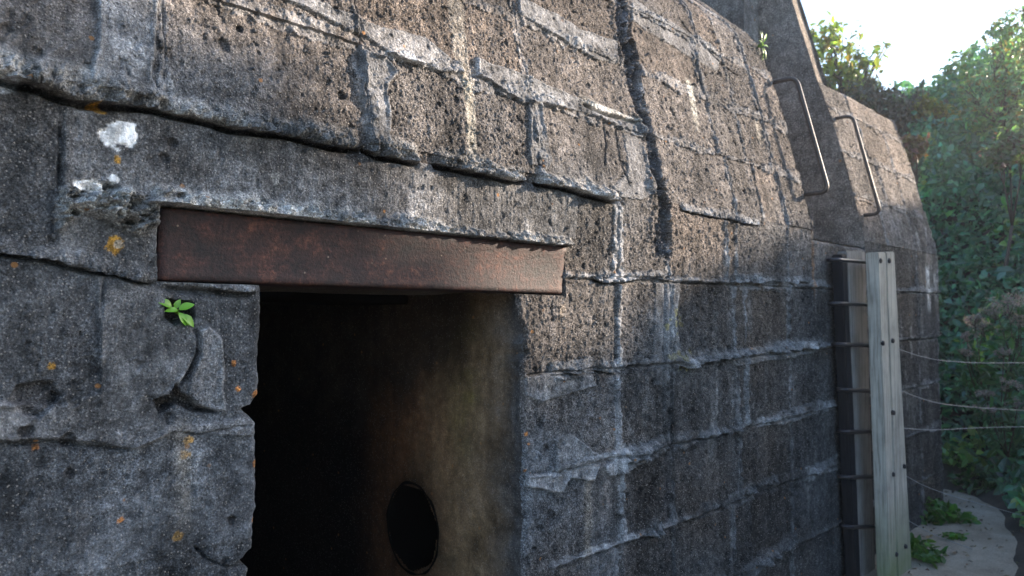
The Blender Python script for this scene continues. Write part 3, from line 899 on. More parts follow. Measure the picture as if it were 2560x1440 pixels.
def jamb(name, i0, sgn, depth, nw, smv):
    edge = pos[i0, :jTop + 1]                                            # (rows, 3)
    eu = uu[i0, :jTop + 1]
    ew = w[i0, :jTop + 1]
    um = float(np.median(eu))
    tt = np.linspace(0, 1, nw) ** 1.3
    aw, bz = np.meshgrid(tt, zr, indexing='ij')
    ww = ew[None] * (1 - aw) + depth * aw
    d = ww - ew[None]
    near = np.exp(-d / .05)
    nn = fbm(ww * 12, bz * 12, 5, 201 + i0, .55)
    nf = fbm(ww * 60, bz * 60, 4, 205 + i0, .6)
    frontish = np.exp(-np.maximum(ww, 0) / .11)
    off = (.006 * nn + .004 * nf * (.25 + frontish)) * (1 - np.exp(-d / .008))
    U = um + (eu[None] - um) * near + sgn * off * -1
    P = U[..., None] * T + (D0 + ww)[..., None] * N + bz[..., None] * UP
    P[0] = edge
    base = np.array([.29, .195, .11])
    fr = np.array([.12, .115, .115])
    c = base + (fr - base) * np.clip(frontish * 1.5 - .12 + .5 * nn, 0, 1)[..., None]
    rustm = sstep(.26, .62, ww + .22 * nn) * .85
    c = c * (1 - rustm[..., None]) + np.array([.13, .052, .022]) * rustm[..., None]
    deep = sstep(.52, .95, ww + .15 * nn)  # fades to near black with depth: darkness of the interior painted in
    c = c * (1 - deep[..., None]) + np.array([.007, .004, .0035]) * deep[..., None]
    top_shade = sstep(1.30, 1.62, bz + .22 * nn + .45 * np.clip(ww - .3, -.25, .4)) * .93 * sstep(0.03, .3, ww)  # shade of the upper reveal put into the colour
    c = c * (1 - top_shade[..., None]) + np.array([.035, .026, .02]) * top_shade[..., None]
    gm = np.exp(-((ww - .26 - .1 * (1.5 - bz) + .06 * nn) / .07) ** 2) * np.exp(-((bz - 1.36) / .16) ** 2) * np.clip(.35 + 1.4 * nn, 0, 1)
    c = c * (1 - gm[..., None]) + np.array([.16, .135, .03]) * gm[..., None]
    for cx in (.44, .66):                                                # shutter-board seams
        c = c * (1 - .22 * np.exp(-((ww - cx + .006 * nn) / .004) ** 2))[..., None]
    c = c * (1 + .8 * nn + .9 * fbm(ww * 4.5, bz * 3.2, 5, 215, .6) + .3 * fbm(ww * 30, bz * 3, 4, 209) + .3 * nf * frontish)[..., None].clip(.3, 1.6)
    n0, n1 = ww.shape
    idx = np.arange(n0 * n1).reshape(n0, n1)
    q = np.stack([idx[:-1, :-1], idx[1:, :-1], idx[1:, 1:], idx[:-1, 1:]], -1)
    if sgn > 0:
        rim = HOLE_R - .008
        inside = np.hypot(ww - HOLE_W, bz - HOLE_Z) < rim + .004 * np.sin(7 * np.arctan2(bz - HOLE_Z, ww - HOLE_W))
        q = q[~inside[:-1, :-1]]
        grime = np.exp(-np.maximum(np.hypot(ww - HOLE_W, bz - HOLE_Z) - HOLE_R, 0) / .03)
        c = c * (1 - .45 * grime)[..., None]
    sm = (1 - frontish * .9) * .8
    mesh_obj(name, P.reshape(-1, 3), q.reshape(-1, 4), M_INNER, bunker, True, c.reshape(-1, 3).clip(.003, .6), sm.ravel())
    return um


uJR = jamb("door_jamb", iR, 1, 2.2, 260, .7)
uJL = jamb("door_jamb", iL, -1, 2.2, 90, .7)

# drain pipe through the reveal
mb = MB()
cxyz = lambda u_, w_, z_: u_ * T + (D0 + w_) * N + z_ * UP
n = 48
prof = [(.012, .157), (-.003, .156), (-.005, .152), (.002, .148), (.02, .146), (.5, .146)]
v, f = [], []
for du, r in prof:
    for k in range(n):
        a = 2 * math.pi * k / n
        r2 = r + (.0025 * math.sin(5 * a + 1) + .002 * math.sin(11 * a) if r > .155 else 0)
        v.append(cxyz(uJR + du, HOLE_W + r2 * .96 * math.cos(a), HOLE_Z + r2 * math.sin(a)))
for i in range(len(prof) - 1):
    for k in range(n):
        f.append((i * n + k, i * n + (k + 1) % n, (i + 1) * n + (k + 1) % n, (i + 1) * n + k))
mb.add(v, f)
mb.build("drain_pipe", M_UNLIT, bunker)

# inner beam, soffit, room behind the door
def plane_fn(o, a, b, nrm):
    o, a, b, nrm = (np.array(q, float) for q in (o, a, b, nrm))
    la, lb = np.linalg.norm(a), np.linalg.norm(b)
    return lambda s, t: (o + s[..., None] * a + t[..., None] * b, nrm, s * la, t * lb)


zS = Z_LB + .006
sheet("soffit", plane_fn(cxyz(uJL - .05, .03, zS), T * (uJR - uJL + .1), N * 2.2, -UP), 60, 60, (.13, .11, .09), M_INNER, bunker, seed=301)
mb = MB()
mb.box(cxyz(uJL - .02, .58, 1.655), T * (uJR - uJL + .04), N * .3, UP * (zS - 1.65), .006)
mb.build("bearing_plank", M_UNLIT, bunker)
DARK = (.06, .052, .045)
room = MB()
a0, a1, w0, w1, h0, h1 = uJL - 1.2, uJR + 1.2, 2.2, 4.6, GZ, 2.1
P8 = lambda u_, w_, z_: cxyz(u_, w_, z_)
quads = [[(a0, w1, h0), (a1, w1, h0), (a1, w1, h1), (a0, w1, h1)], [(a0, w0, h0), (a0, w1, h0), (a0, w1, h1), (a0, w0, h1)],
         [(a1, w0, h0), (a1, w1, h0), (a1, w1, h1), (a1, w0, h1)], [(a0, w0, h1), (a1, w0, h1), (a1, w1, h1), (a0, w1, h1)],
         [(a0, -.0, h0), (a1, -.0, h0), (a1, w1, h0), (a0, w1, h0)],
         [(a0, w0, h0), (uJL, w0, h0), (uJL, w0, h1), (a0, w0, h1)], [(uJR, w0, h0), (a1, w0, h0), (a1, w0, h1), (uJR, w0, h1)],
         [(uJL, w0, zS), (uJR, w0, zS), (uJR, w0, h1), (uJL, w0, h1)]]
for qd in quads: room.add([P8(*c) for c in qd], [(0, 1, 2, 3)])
o = room.build("inner_room", M_UNLIT, bunker, False)

# --- slot with the ladder landing
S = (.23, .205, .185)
zt = 4.1
def side_fn(ue, wend, zlo, zhi, nrm):
    def fn(a, b):
        z = zlo + (zhi - zlo) * b
        wf = np.minimum(W_of(np.minimum(z, 3.0)) + np.maximum(z - 3.0, 0) * .27, wend - .02) + .002 + .022 * 0
        ww = wf + (wend - wf) * a
        uo = ue + np.interp(z, cz, eS)
        return uo[..., None] * T + (D0 + ww)[..., None] * N + z[..., None] * UP, nrm, ww, z
    return fn
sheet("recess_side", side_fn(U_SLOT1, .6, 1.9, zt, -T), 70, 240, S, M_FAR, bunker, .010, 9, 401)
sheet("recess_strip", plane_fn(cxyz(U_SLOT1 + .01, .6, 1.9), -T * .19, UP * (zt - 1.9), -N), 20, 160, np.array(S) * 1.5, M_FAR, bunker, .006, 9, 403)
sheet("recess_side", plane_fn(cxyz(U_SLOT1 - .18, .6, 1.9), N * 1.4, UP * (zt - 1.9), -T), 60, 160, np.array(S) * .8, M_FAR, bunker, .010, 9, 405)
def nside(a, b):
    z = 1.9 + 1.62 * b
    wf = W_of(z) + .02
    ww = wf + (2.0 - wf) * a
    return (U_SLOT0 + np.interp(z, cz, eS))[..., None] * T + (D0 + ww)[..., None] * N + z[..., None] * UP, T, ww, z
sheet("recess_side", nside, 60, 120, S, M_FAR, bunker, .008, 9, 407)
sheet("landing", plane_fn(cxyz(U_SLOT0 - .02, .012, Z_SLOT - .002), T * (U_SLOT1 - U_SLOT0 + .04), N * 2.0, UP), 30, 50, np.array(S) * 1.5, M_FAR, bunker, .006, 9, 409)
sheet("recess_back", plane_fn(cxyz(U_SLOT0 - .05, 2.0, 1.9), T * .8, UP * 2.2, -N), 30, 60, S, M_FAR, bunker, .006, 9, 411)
# fin of concrete above the far block, with roofs behind
def fin_front(a, b):
    z = 2.98 + (zt - 2.98) * b
    ww = .245 + np.maximum(z - 3.0, 0) * .27 + .018
    u_ = U_SLOT1 + np.interp(z, cz, eS) + .15 * a
    return u_[..., None] * T + (D0 + ww)[..., None] * N + z[..., None] * UP, -N, u_, z
sheet("parapet_front", fin_front, 20, 120, (.24, .2, .165), M_FAR, bunker, .006, 12, 413)
sheet("parapet_side", side_fn(U_SLOT1 + .15, 2.0, 2.98, zt, T), 60, 90, (.2, .17, .14), M_FAR, bunker, .006, 9, 415)
sheet("roof", plane_fn(cxyz(U_SLOT1 + .1, .27, Z_FAR_TOP - .004), T * (U_END + R_END - U_SLOT1 - .14), N * 2.3, UP), 40, 60, (.2, .18, .15), M_FAR, bunker, .006, 6, 417)
sheet("roof", plane_fn(cxyz(-.8, 1.45, 3.61), T * (U_SLOT0 + .8), N * 2.4, UP), 40, 40, (.2, .18, .15), M_FAR, bunker, .006, 6, 419)
mb = MB()
mb.box(cxyz(U_SLOT0 - .01, .07, Z_SLOT - .01), T * .20, N * .5, UP * .125, .02)
mesh = mb
o = mesh_obj("step", np.array(mb.v), mb.f, M_FAR, bunker, True, np.tile(np.array([[.15, .135, .12]]), (len(mb.v), 1)), np.full(len(mb.v), .3))

# --- rusty lintel: rolled channel with its web outwards
mb = MB()
prof = [(.012, Z_LT - .001), (.006, Z_LT - .004), (.004, Z_LT - .016), (.007, Z_LT - .03), (.008, (Z_LT + Z_LB) / 2), (.007, Z_LB + .026), (.004, Z_LB + .014), (.003, Z_LB + .004), (.007, Z_LB), (.03, Z_LB - .001), (.11, Z_LB - .001), (.11, Z_LB + .008), (.03, Z_LB + .010),
        (.026, Z_LT - .012), (.11, Z_LT - .010), (.11, Z_LT - .001)]
nseg = 60
lz = np.linspace(0, 1, nseg + 1)
cor = hits([(403, 516), (1418, 616), (1404, 734), (393, 700)])
v = []
for t in lz:
    zt_ = cor[0, 1] + (cor[1, 1] - cor[0, 1]) * t
    zb_ = cor[3, 1] + (cor[2, 1] - cor[3, 1]) * t
    for wq, zq in prof:
        fz = (zq - Z_LB) / (Z_LT - Z_LB)
        ul = cor[3, 0] + (cor[0, 0] - cor[3, 0]) * fz
        ur = cor[2, 0] + (cor[1, 0] - cor[2, 0]) * fz
        z_ = zb_ + (zt_ - zb_) * fz
        v.append(cxyz(ul + (ur - ul) * t, wq - .004 + .0012 * math.sin(t * 9), z_))
k = len(prof)
f = [(i * k + a, (i + 1) * k + a, (i + 1) * k + (a + 1) % k, i * k + (a + 1) % k) for i in range(nseg) for a in range(k)]
f += [tuple(range(k)), tuple(nseg * k + a for a in range(k))[::-1]]
mb.add(v, f)
mb.build("lintel", M_RUST, bunker)

# ------------------------------------------------------------------ ground, path, bank
G = MB()
G.add([(-400, -400, GZ - .02), (400, -400, GZ - .02), (400, 400, GZ - .02), (-400, 400, GZ - .02)], [(0, 1, 2, 3)])
tag(G.build("ground", M_GRASS, None, False), kind='structure')
a, b = np.meshgrid(np.linspace(-4, 10, 281), np.linspace(-6, 9, 301), indexing='ij')
hz = GZ + .03 * fbm(a * .8, b * .8, 4, 501) + .008 * fbm(a * 9, b * 9, 4, 503)
ii = np.arange(a.size).reshape(a.shape)
q = np.stack([ii[:-1, :-1], ii[1:, :-1], ii[1:, 1:], ii[:-1, 1:]], -1).reshape(-1, 4)
tag(mesh_obj("path", np.stack([a, b, hz], -1).reshape(-1, 3), q, M_SAND), kind='structure')

FOOT = np.array([(2.3, -6.0), (2.3, 1.5), (2.46, 3.5), (3.22, 4.66), (3.46, 5.35), (3.2, 5.85), (2.3, 7.0), (0.0, 9.2), (-3.0, 11.0)])


def foot_dist(x, y):
    best = np.full(np.shape(x), 99.0)
    sg = np.zeros(np.shape(x))
    for p, r in zip(FOOT[:-1], FOOT[1:]):
        d = r - p
        t = np.clip(((x - p[0]) * d[0] + (y - p[1]) * d[1]) / (d @ d), 0, 1)
        ds = np.hypot(x - p[0] - t * d[0], y - p[1] - t * d[1])
        s = -(d[0] * (y - p[1]) - d[1] * (x - p[0]))
        m = ds < best - 1e-9
        best = np.where(m, ds, best)
        sg = np.where(m, np.sign(s), sg)
    return best * np.where(sg == 0, 1, sg)


def bank_z(x, y):
    b_ = foot_dist(x, y)
    far = sstep(4.2, 6.2, np.asarray(y, float))                 # steep beyond the bend, low beside the camera
    rise = (.55 + .72 * far) * (1 - .62 * sstep(.76, 1.0, np.asarray(x, float) / np.maximum(np.asarray(y, float), 3.0)) * far)
    return GZ + rise * np.interp(b_, [-.5, 0, .25, 1.0, 2.2, 3.6, 6, 30], [-.3, .06, .16, .95, 2.1, 2.9, 3.2, 3.4]) + .10 * fbm(x * 1.2, y * 1.2, 4, 511)


a, b = np.meshgrid(np.linspace(-4, 26, 301), np.linspace(-7, 26, 331), indexing='ij')
hz = bank_z(a, b)
fd = foot_dist(a, b)
q = np.stack([np.arange(a.size).reshape(a.shape)[s] for s in ((slice(0, -1), slice(0, -1)), (slice(1, None), slice(0, -1)), (slice(1, None), slice(1, None)), (slice(0, -1), slice(1, None)))], -1)
q = q[fd[:-1, :-1] > -.25].reshape(-1, 4)
tag(mesh_obj("bank", np.stack([a, b, hz], -1).reshape(-1, 3), q, M_SOIL), kind='structure')

# ------------------------------------------------------------------ foliage
def leaves(name, P, size, cols, mat, parent=None, upb=.4, seed=0, aspect=.55, nrm=None):
    """P (n,3) leaf bases; folded pointed leaves with six corners; cols (n,3)"""
    r = np.random.default_rng(seed)
    n_ = len(P)
    d = r.normal(size=(n_, 3)); d[:, 2] -= .25
    d /= np.linalg.norm(d, axis=1, keepdims=True)
    nm = r.normal(size=(n_, 3)) + np.array([0, 0, upb * 2])
    if nrm is not None: nm = nm * .7 + nrm
    nm -= d * (nm * d).sum(1, keepdims=True)
    nm /= np.linalg.norm(nm, axis=1, keepdims=True) + 1e-9
    sd = np.cross(d, nm)
    s = (size * np.exp(r.normal(0, .28, n_)))[:, None]
    wv = s * aspect * .5
    pts = np.stack([P, P + d * s * .35 + sd * wv + nm * s * .10, P + d * s * .75 + sd * wv * .62 + nm * s * .06, P + d * s - nm * s * .06,
                    P + d * s * .75 - sd * wv * .62 + nm * s * .06, P + d * s * .35 - sd * wv + nm * s * .10], 1)
    base = (np.arange(n_) * 6)[:, None]
    q = np.concatenate([base + [0, 1, 2, 3], base + [0, 3, 4, 5]])
    return mesh_obj(name, pts.reshape(-1, 3), q, mat, parent, False, np.repeat(cols, 6, 0))


def leaf_cols(n_, base, seed, spread=.28, alt=None, altp=0.0):
    r = np.random.default_rng(seed)
    c = np.array(base) * np.exp(r.normal(0, spread, (n_, 1))) * (1 + r.normal(0, .10, (n_, 3)))
    if alt is not None:
        m = r.random(n_) < altp
        c[m] = np.array(alt) * np.exp(r.normal(0, .3, (m.sum(), 1)))
    return c.clip(.008, .6)


rng = np.random.default_rng(77)


def crown_points(n_, blobs, seed, open_=.20):
    """leaves gathered round twigs that fill several lumps, with gaps between them"""
    r = np.random.default_rng(seed)
    wts = np.array([b_[3] ** 2 for b_ in blobs]); wts = wts / wts.sum()
    k = r.choice(len(blobs), n_, p=wts)
    NT = 34
    d = r.normal(size=(len(blobs), NT, 3)); d /= np.linalg.norm(d, axis=2, keepdims=True)
    tw = d * (r.random((len(blobs), NT, 1)) ** .45) * np.where(r.random((len(blobs), NT, 1)) < .2, 1.35, 1.0)
    j = r.integers(0, NT, n_)
    j = np.minimum(j, (r.random(n_) * NT * 1.15).astype(int) % NT)
    B = np.array(blobs)[k]
    off = tw[k, j] + r.normal(0, open_, (n_, 3)) * (.4 + .8 * r.random((len(blobs), NT)))[k, j][:, None]
    return B[:, :3] + off * B[:, 3:4], off / (np.linalg.norm(off, axis=1, keepdims=True) + 1e-6)


def make_tree(name, foot, lumps, n_leaf, size, base, label, cat, group=None, alt=None, altp=0, seed=0, trunk_r=.05):
    foot = np.array(foot, float)
    t = empty(name, foot, label, cat, group)
    tr = MB()
    r = np.random.default_rng(seed)
    cen = np.mean([l[:3] for l in lumps], 0)
    mid = foot + (cen - foot) * .55 + r.normal(0, .05, 3)
    tr.tube([foot - UP * .1, foot + (mid - foot) * .5 + r.normal(0, .03, 3), mid], [trunk_r, trunk_r * .8, trunk_r * .6], 8)
    for l in lumps:
        tip = np.array(l[:3]) + UP * l[3] * .5
        m = (mid + tip) / 2 + r.normal(0, .12 * l[3] + .02, 3)
        tr.tube([mid, m, tip], [trunk_r * .5, trunk_r * .3, trunk_r * .1], 6)
        for _ in range(5):
            d = r.normal(size=3); d /= np.linalg.norm(d)
            tr.tube([m, m + (tip - m) * .4 + d * l[3] * .4, np.array(l[:3]) + d * l[3] * .95], [trunk_r * .2, trunk_r * .13, trunk_r * .05], 5)
    tr.build("trunk", M_BARK, t)
    P, d = crown_points(n_leaf, lumps, seed + 1)
    leaves("crown", P, size, leaf_cols(len(P), base, seed + 2, .3, alt, altp), M_LEAF, t, .4, seed + 3, nrm=d * .6)
    return t


# the bramble bank, one mass
def thicket(name, xr, yr, n_, hfun, size, seed, label, cat, base=(.11, .21, .12), keepf=None):
    r = np.random.default_rng(seed)
    x, y = r.uniform(*xr, n_), r.uniform(*yr, n_)
    k = foot_dist(x, y) > .05
    if keepf is not None: k &= keepf(x, y)
    x, y = x[k], y[k]
    cl = np.clip(.55 + 1.0 * fbm(x * 1.5, y * 1.5, 3, seed + 1) + .5 * fbm(x * 4.5, y * 4.5, 2, seed + 2), .05, 1.3)
    top = hfun(x, y) * cl * np.clip(foot_dist(x, y) / .5, .25, 1)
    z = bank_z(x, y) + top * (1 - r.random(len(x)) ** 2.0 * .75)
    P = np.stack([x, y, z], -1) + r.normal(0, .03, (len(x), 3))
    c = leaf_cols(len(x), base, seed + 3, .3)
    sp = fbm(x * .9, y * .9, 3, seed + 4)
    c = c * np.where(sp > .1, 1.35, 1.0)[:, None] * np.array([1, 1, 1])
    blue = (sp < -.1)
    c[blue] *= np.array([.85, 1.0, 1.22])
    yel = fbm(x * 2.2, y * 2.2, 2, seed + 5) > .28
    c[yel] *= np.array([1.9, 1.4, .8])
    o = leaves(name, P, size, c.clip(.008, .5), M_LEAF, None, .5, seed + 6, .6)
    tag(o, label, cat, kind='stuff')
    return o


inview = lambda x, y: (x / y > .47) & (x / y < .84) & (y > 4.2)
thicket("bramble_thicket", (2.0, 10), (4.3, 12.5), 190000, lambda x, y: .55 + .35 * sstep(6, 9, y), .072, 601,
        "dense green bramble thicket covering the bank beyond the bunker", "brambles", keepf=inview)

# notable shrubs and trees of the skyline
def lumpset(c, n_, spread, r0, seed, flat=.8):
    r = np.random.default_rng(seed)
    return [(c[0] + r.normal(0, spread[0]), c[1] + r.normal(0, spread[1]), c[2] + r.normal(0, spread[2]), r0 * r.uniform(.6, 1.2)) for _ in range(n_)]


def px_lumps(lst, s):
    return [(*at_depth(x, y, s), r * s / F_PX) for x, y, r in lst]


def foot_of(x, y, s):
    p = at_depth(x, y, s)
    return (p[0], p[1], float(bank_z(p[0], p[1])) - .05)


make_tree("leafy_tree", foot_of(2110, 300, 8.6), px_lumps([(2065, 130, 60), (2085, 210, 60), (2120, 170, 55), (2140, 245, 55), (2075, 90, 40), (2160, 215, 35), (2195, 150, 22), (2215, 115, 14), (2050, 200, 50), (2150, 160, 26)], 8.6),
          1700, .07, (.17, .22, .05), "sunlit yellow green tree rising behind the far block", "tree", alt=(.30, .20, .05), altp=.12, seed=701)
make_tree("thorn_bush", foot_of(2290, 330, 8.2), px_lumps([(2160, 225, 34), (2200, 250, 42), (2240, 285, 52), (2290, 290, 50), (2330, 300, 40), (2225, 330, 60), (2300, 340, 60)], 8.2),
          5200, .05, (.08, .085, .07), "dark thorny bush on the skyline beside the far block", "bush", alt=(.10, .075, .06), altp=.2, seed=711)
make_tree("golden_shrub", foot_of(2320, 290, 8.0), px_lumps([(2318, 272, 26), (2345, 290, 24), (2370, 300, 24)], 8.0),
          1300, .05, (.20, .19, .04), "small yellow shrub on the skyline above the brambles", "shrub", seed=721, trunk_r=.02)
make_tree("airy_tree", foot_of(2520, 280, 7.4), px_lumps([(2500, 110, 55), (2540, 80, 60), (2560, 160, 75), (2480, 190, 50), (2430, 215, 35), (2400, 225, 24), (2520, 230, 70), (2590, 60, 70), (2620, 180, 90), (2450, 265, 50), (2555, 250, 80)], 7.4),
          2900, .052, (.15, .25, .13), "tall airy tree with small leaves against the bright sky", "tree", alt=(.24, .17, .06), altp=.15, seed=731, trunk_r=.025)
make_tree("red_leaved_shrub", foot_of(2275, 370, 6.9), px_lumps([(2268, 362, 26), (2290, 372, 22), (2262, 400, 22)], 6.9),
          700, .06, (.15, .10, .05), "small shrub with reddish autumn leaves by the far block", "shrub", alt=(.17, .07, .06), altp=.22, seed=741, trunk_r=.02)
make_tree("russet_shrub", foot_of(2520, 390, 6.3), px_lumps([(2525, 372, 40), (2555, 350, 35), (2490, 395, 26)], 6.3),
          1000, .055, (.09, .14, .07), "shrub with purple and russet leaves high on the bank", "shrub", alt=(.10, .05, .05), altp=.15, seed=751, trunk_r=.02)


def seedhead_plant(heads, s, label, seed):
    r = np.random.default_rng(seed)
    f0 = at_depth(heads[0][0], heads[0][1] + 190, s + .15)
    t = empty("seedhead_plant", f0, label, "wild plant", "seedhead plants growing in the brambles")
    lp = []
    for k, (x, y, rp) in enumerate(heads):
        c = at_depth(x, y, s)
        st, pts = MB(), []
        st.tube([f0 + r.normal(0, .03, 3), (f0 + c) / 2 + r.normal(0, .03, 3), c], [.005, .004, .003], 5)
        rad = rp * s / F_PX
        for _ in range(9):
            cc = c + r.normal(0, rad * .55, 3) * np.array([1, 1, .45])
            st.tube([c - UP * rad, cc], [.002, .0015], 4)
            pts.append(cc + r.normal(0, rad * .18, (40, 3)))
        lp.append(c + (f0 - c) * r.random((26, 1)) * .9 + r.normal(0, .07, (26, 3)))
        st.build("stem", M_BARK, t)
        P = np.concatenate(pts)
        leaves("seedhead", P, .012, leaf_cols(len(P), (.31, .285, .25), seed + k, .2), M_FLUFF, t, .2, seed + k, .7)
    P = np.concatenate(lp)
    leaves("foliage", P, .085, leaf_cols(len(P), (.05, .11, .05), seed + 1, .25), M_LEAF, t, .3, seed + 2, .35)


seedhead_plant([(2520, 760, 38), (2545, 745, 30), (2490, 775, 26), (2550, 800, 22)], 5.15, "plant with broad pale seedheads, topmost at the right edge", 801)
seedhead_plant([(2460, 815, 28), (2435, 795, 20), (2415, 840, 14), (2410, 880, 14)], 5.2, "plant with pale brown seedheads nearest the bunker corner", 811)
seedhead_plant([(2520, 960, 20), (2470, 985, 18), (2545, 1010, 18), (2510, 880, 14), (2470, 1020, 16)], 5.0, "plant with sparse drooping seedheads, lowest beside the wires", 821)

# hedge on the camera's side of the path: it stands outside the picture and shades the lower wall
HO = 3.6
hk = HO / math.sin(math.radians(74.0 - 46.1)) * 1.0
du_s, dz_s = HO / math.tan(math.radians(74.0 - 46.1)), hk * math.tan(SUN_EL)


def hedge_top(uw):
    """height reached by its shadow on the wall at wall coordinate uw"""
    return np.interp(uw, [-3, .2, .5, .8, 1.05, 1.25, 1.45, 1.65, 1.85, 2.3, 2.75, 4.4, 6.0], [2.6, 2.30, 2.06, 1.88, 1.72, 1.5, 1.28, 1.30, 1.36, 1.55, 1.72, 2.15, 2.5])


r = np.random.default_rng(901)
n_ = 62000
uw = r.uniform(-1.6, 5.8, n_)
o_ = r.normal(0, .45, n_)
zt_w = hedge_top(uw) + .20 * fbm(uw * 3, o_ * 2, 3, 903)
ztop = zt_w + dz_s + o_ * 0.695
ph = (HO + o_)
hu = uw + du_s + o_ / math.tan(math.radians(27.9))
base_p = hu[:, None] * T[None] + (D0 - ph)[:, None] * N[None]
bz = bank_z(base_p[:, 0], base_p[:, 1])
z = ztop - (ztop - bz) * r.random(n_) ** 1.25
Ph = base_p + z[:, None] * UP
hd = empty("hedge", (*(np.mean(base_p, 0)[:2]), float(bz.min())), "tall hedge along the near side of the path", "hedge")
tr = MB()
for k in range(14):
    i = r.integers(n_)
    q0 = base_p[i] + UP * bz[i]
    tr.tube([q0 - UP * .1, q0 + UP * (ztop[i] - bz[i]) * .5 + r.normal(0, .15, 3), q0 + UP * (ztop[i] - bz[i]) * .85 + r.normal(0, .3, 3)], [.05, .04, .015], 7)
tr.build("stem", M_BARK, hd)
leaves("foliage", Ph, .11, leaf_cols(n_, (.05, .085, .035), 905), M_LEAF, hd, .4, 907, .6)

# ------------------------------------------------------------------ hand rails
def rail(x0, y0, x1, y1, out, label, r0):
    a = hit(x0, y0); b = hit(x1, y1)
    wa, wb = float(W_of(a[1])), float(W_of(b[1]))
    A0, B0 = cxyz(a[0], wa, a[1]), cxyz(b[0], wb, b[1])
    A1, B1 = A0 - N * out + T * .02, B0 - N * out + T * .01
    t = empty("hand_rail", B0, label, "hand rail", "steel hoop hand rails beside the ladder recess")
    m = MB()
    m.tube(round_path([A0 + N * .06, A1 + UP * .004, B1, B0 + N * .06], .045, 8), r0, 12)
    m.build("hoop", M_RAIL, t)
    return t


rail(1932, 206, 2012, 486, .112, "nearer steel hoop hand rail, casting its shadow on the bunker", .0112)
rail(2090, 296, 2160, 538, .085, "farther steel hoop hand rail on the far block of the bunker", .0098)

# ------------------------------------------------------------------ ladder
def face_u(x, y, out):
    return hit(x, y, out)


LAD_BASE = cxyz(3.9, -.1, GZ)
lad = empty("wooden_ladder", LAD_BASE, "timber ladder with dark iron rungs standing against the bunker", "ladder")
def post_poly(name, px4, out, thick, mat, bev=.005):
    """a plank whose front face has the given photo corners (top-left, top-right, bottom-right, bottom-left), carried down to the ground"""
    P = []
    for (x, y) in px4:
        u_, z_ = hit(x, y, out)
        P.append(cxyz(u_, -out, z_) if z_ < 2.05 else EYE + ray(x, y) * ((D0 - out) / (ray(x, y) @ N)))
    P = [np.array(p_) for p_ in P]
    for a_, b_ in ((0, 3), (1, 2)):
        d = P[b_] - P[a_]
        P[b_] = P[a_] + d * ((GZ - .15 - P[a_][2]) / d[2])
    import bmesh
    bm = bmesh.new()
    f_ = [bm.verts.new(p_) for p_ in P]
    g_ = [bm.verts.new(p_ + N * thick) for p_ in P]
    bm.faces.new(f_); bm.faces.new(g_[::-1])
    for i in range(4):
        bm.faces.new([f_[(i + 1) % 4], f_[i], g_[i], g_[(i + 1) % 4]])
    bmesh.ops.recalc_face_normals(bm, faces=bm.faces)
    bmesh.ops.bevel(bm, geom=list(bm.edges), offset=bev, segments=2, affect='EDGES')
    bm.verts.index_update()
    o = mesh_obj(name, np.array([v.co[:] for v in bm.verts]), [[v.index for v in q.verts] for q in bm.faces], mat, lad, False)
    bm.free()
    return P, o


POUT = .20
PF, post = post_poly("post", [(2195, 630), (2214, 630), (2243, 1440), (2224, 1440)], POUT, .060, M_POST)
PG, _o = post_poly("post", [(2215.5, 629), (2236, 629), (2281, 1440), (2246, 1440)], POUT - .002, .062, M_POST)
BF, _o = post_poly("backing_plank", [(2117, 627), (2163, 628), (2189, 1440), (2150, 1440)], .07, .05, M_PLANK)
PS, _o = post_poly("shadow_strip", [(2104, 636), (2117, 634), (2152, 1440), (2138, 1440)], .075, .05, M_SHADOW)  # dark strip added to imitate the shadow left of the plank
rung_px = [(2080, 649, 2172, 655), (2083, 759, 2173, 762), (2092, 861, 2175, 866), (2104, 975, 2180, 983), (2106, 1080, 2184, 1085), (2107, 1194, 2192, 1200), (2112, 1318, 2196, 1328)]
for x0, y0, x1, y1 in rung_px:
    ro_ = .105
    a, b = hit(x0 + 14, y0, ro_), hit(x1, y1, ro_)
    m = MB()
    A1, B1 = cxyz(a[0], -ro_, a[1]), cxyz(b[0] + .12, -ro_, b[1])
    m.tube(round_path([A1 + N * .05, A1, B1], .03, 7), .0098, 10)
    m.build("rung", M_RUNG, lad)
def lin(P, x, y):
    d = ray(x, y)
    nn = np.cross(P[1] - P[0], P[3] - P[0])
    return EYE + d * (((P[0] - EYE) @ nn) / (d @ nn))
for x, y in [(2200, 652), (2222, 652), (2206, 858), (2231, 852), (2233, 1032), (2232, 1186), (2260, 1166), (2240, 1386), (2263, 1366)]:
    c = lin(PF, x, y)
    m = MB()
    m.tube([c + N * .01, c - N * .004, c - N * .009, c - N * .011], [.013, .013, .010, .004], 6)
    m.build("bolt", M_RUNG, lad, False)

# ------------------------------------------------------------------ fence wires
def wire(pts, label, r0=.0017):
    P = []
    n0 = len(pts)
    for i, (x, y) in enumerate(pts):
        P.append(at_depth(x, y, 3.72 + (x - 2250) / 310 * .5))
    P.append(P[-1] + (P[-1] - P[-2]) * .8)
    # smooth
    P = np.array(P)
    t = np.linspace(0, len(P) - 1, 40)
    S_ = np.stack([np.interp(t, np.arange(len(P)), P[:, k]) for k in range(3)], -1)
    for _ in range(6): S_[1:-1] = (S_[:-2] + 2 * S_[1:-1] + S_[2:]) / 4
    m = MB()
    m.tube(list(S_), r0, 6)
    o = m.build("fence_wire", M_WIRE)
    tag(o, label, "wire", "thin fence wires strung from the ladder post")


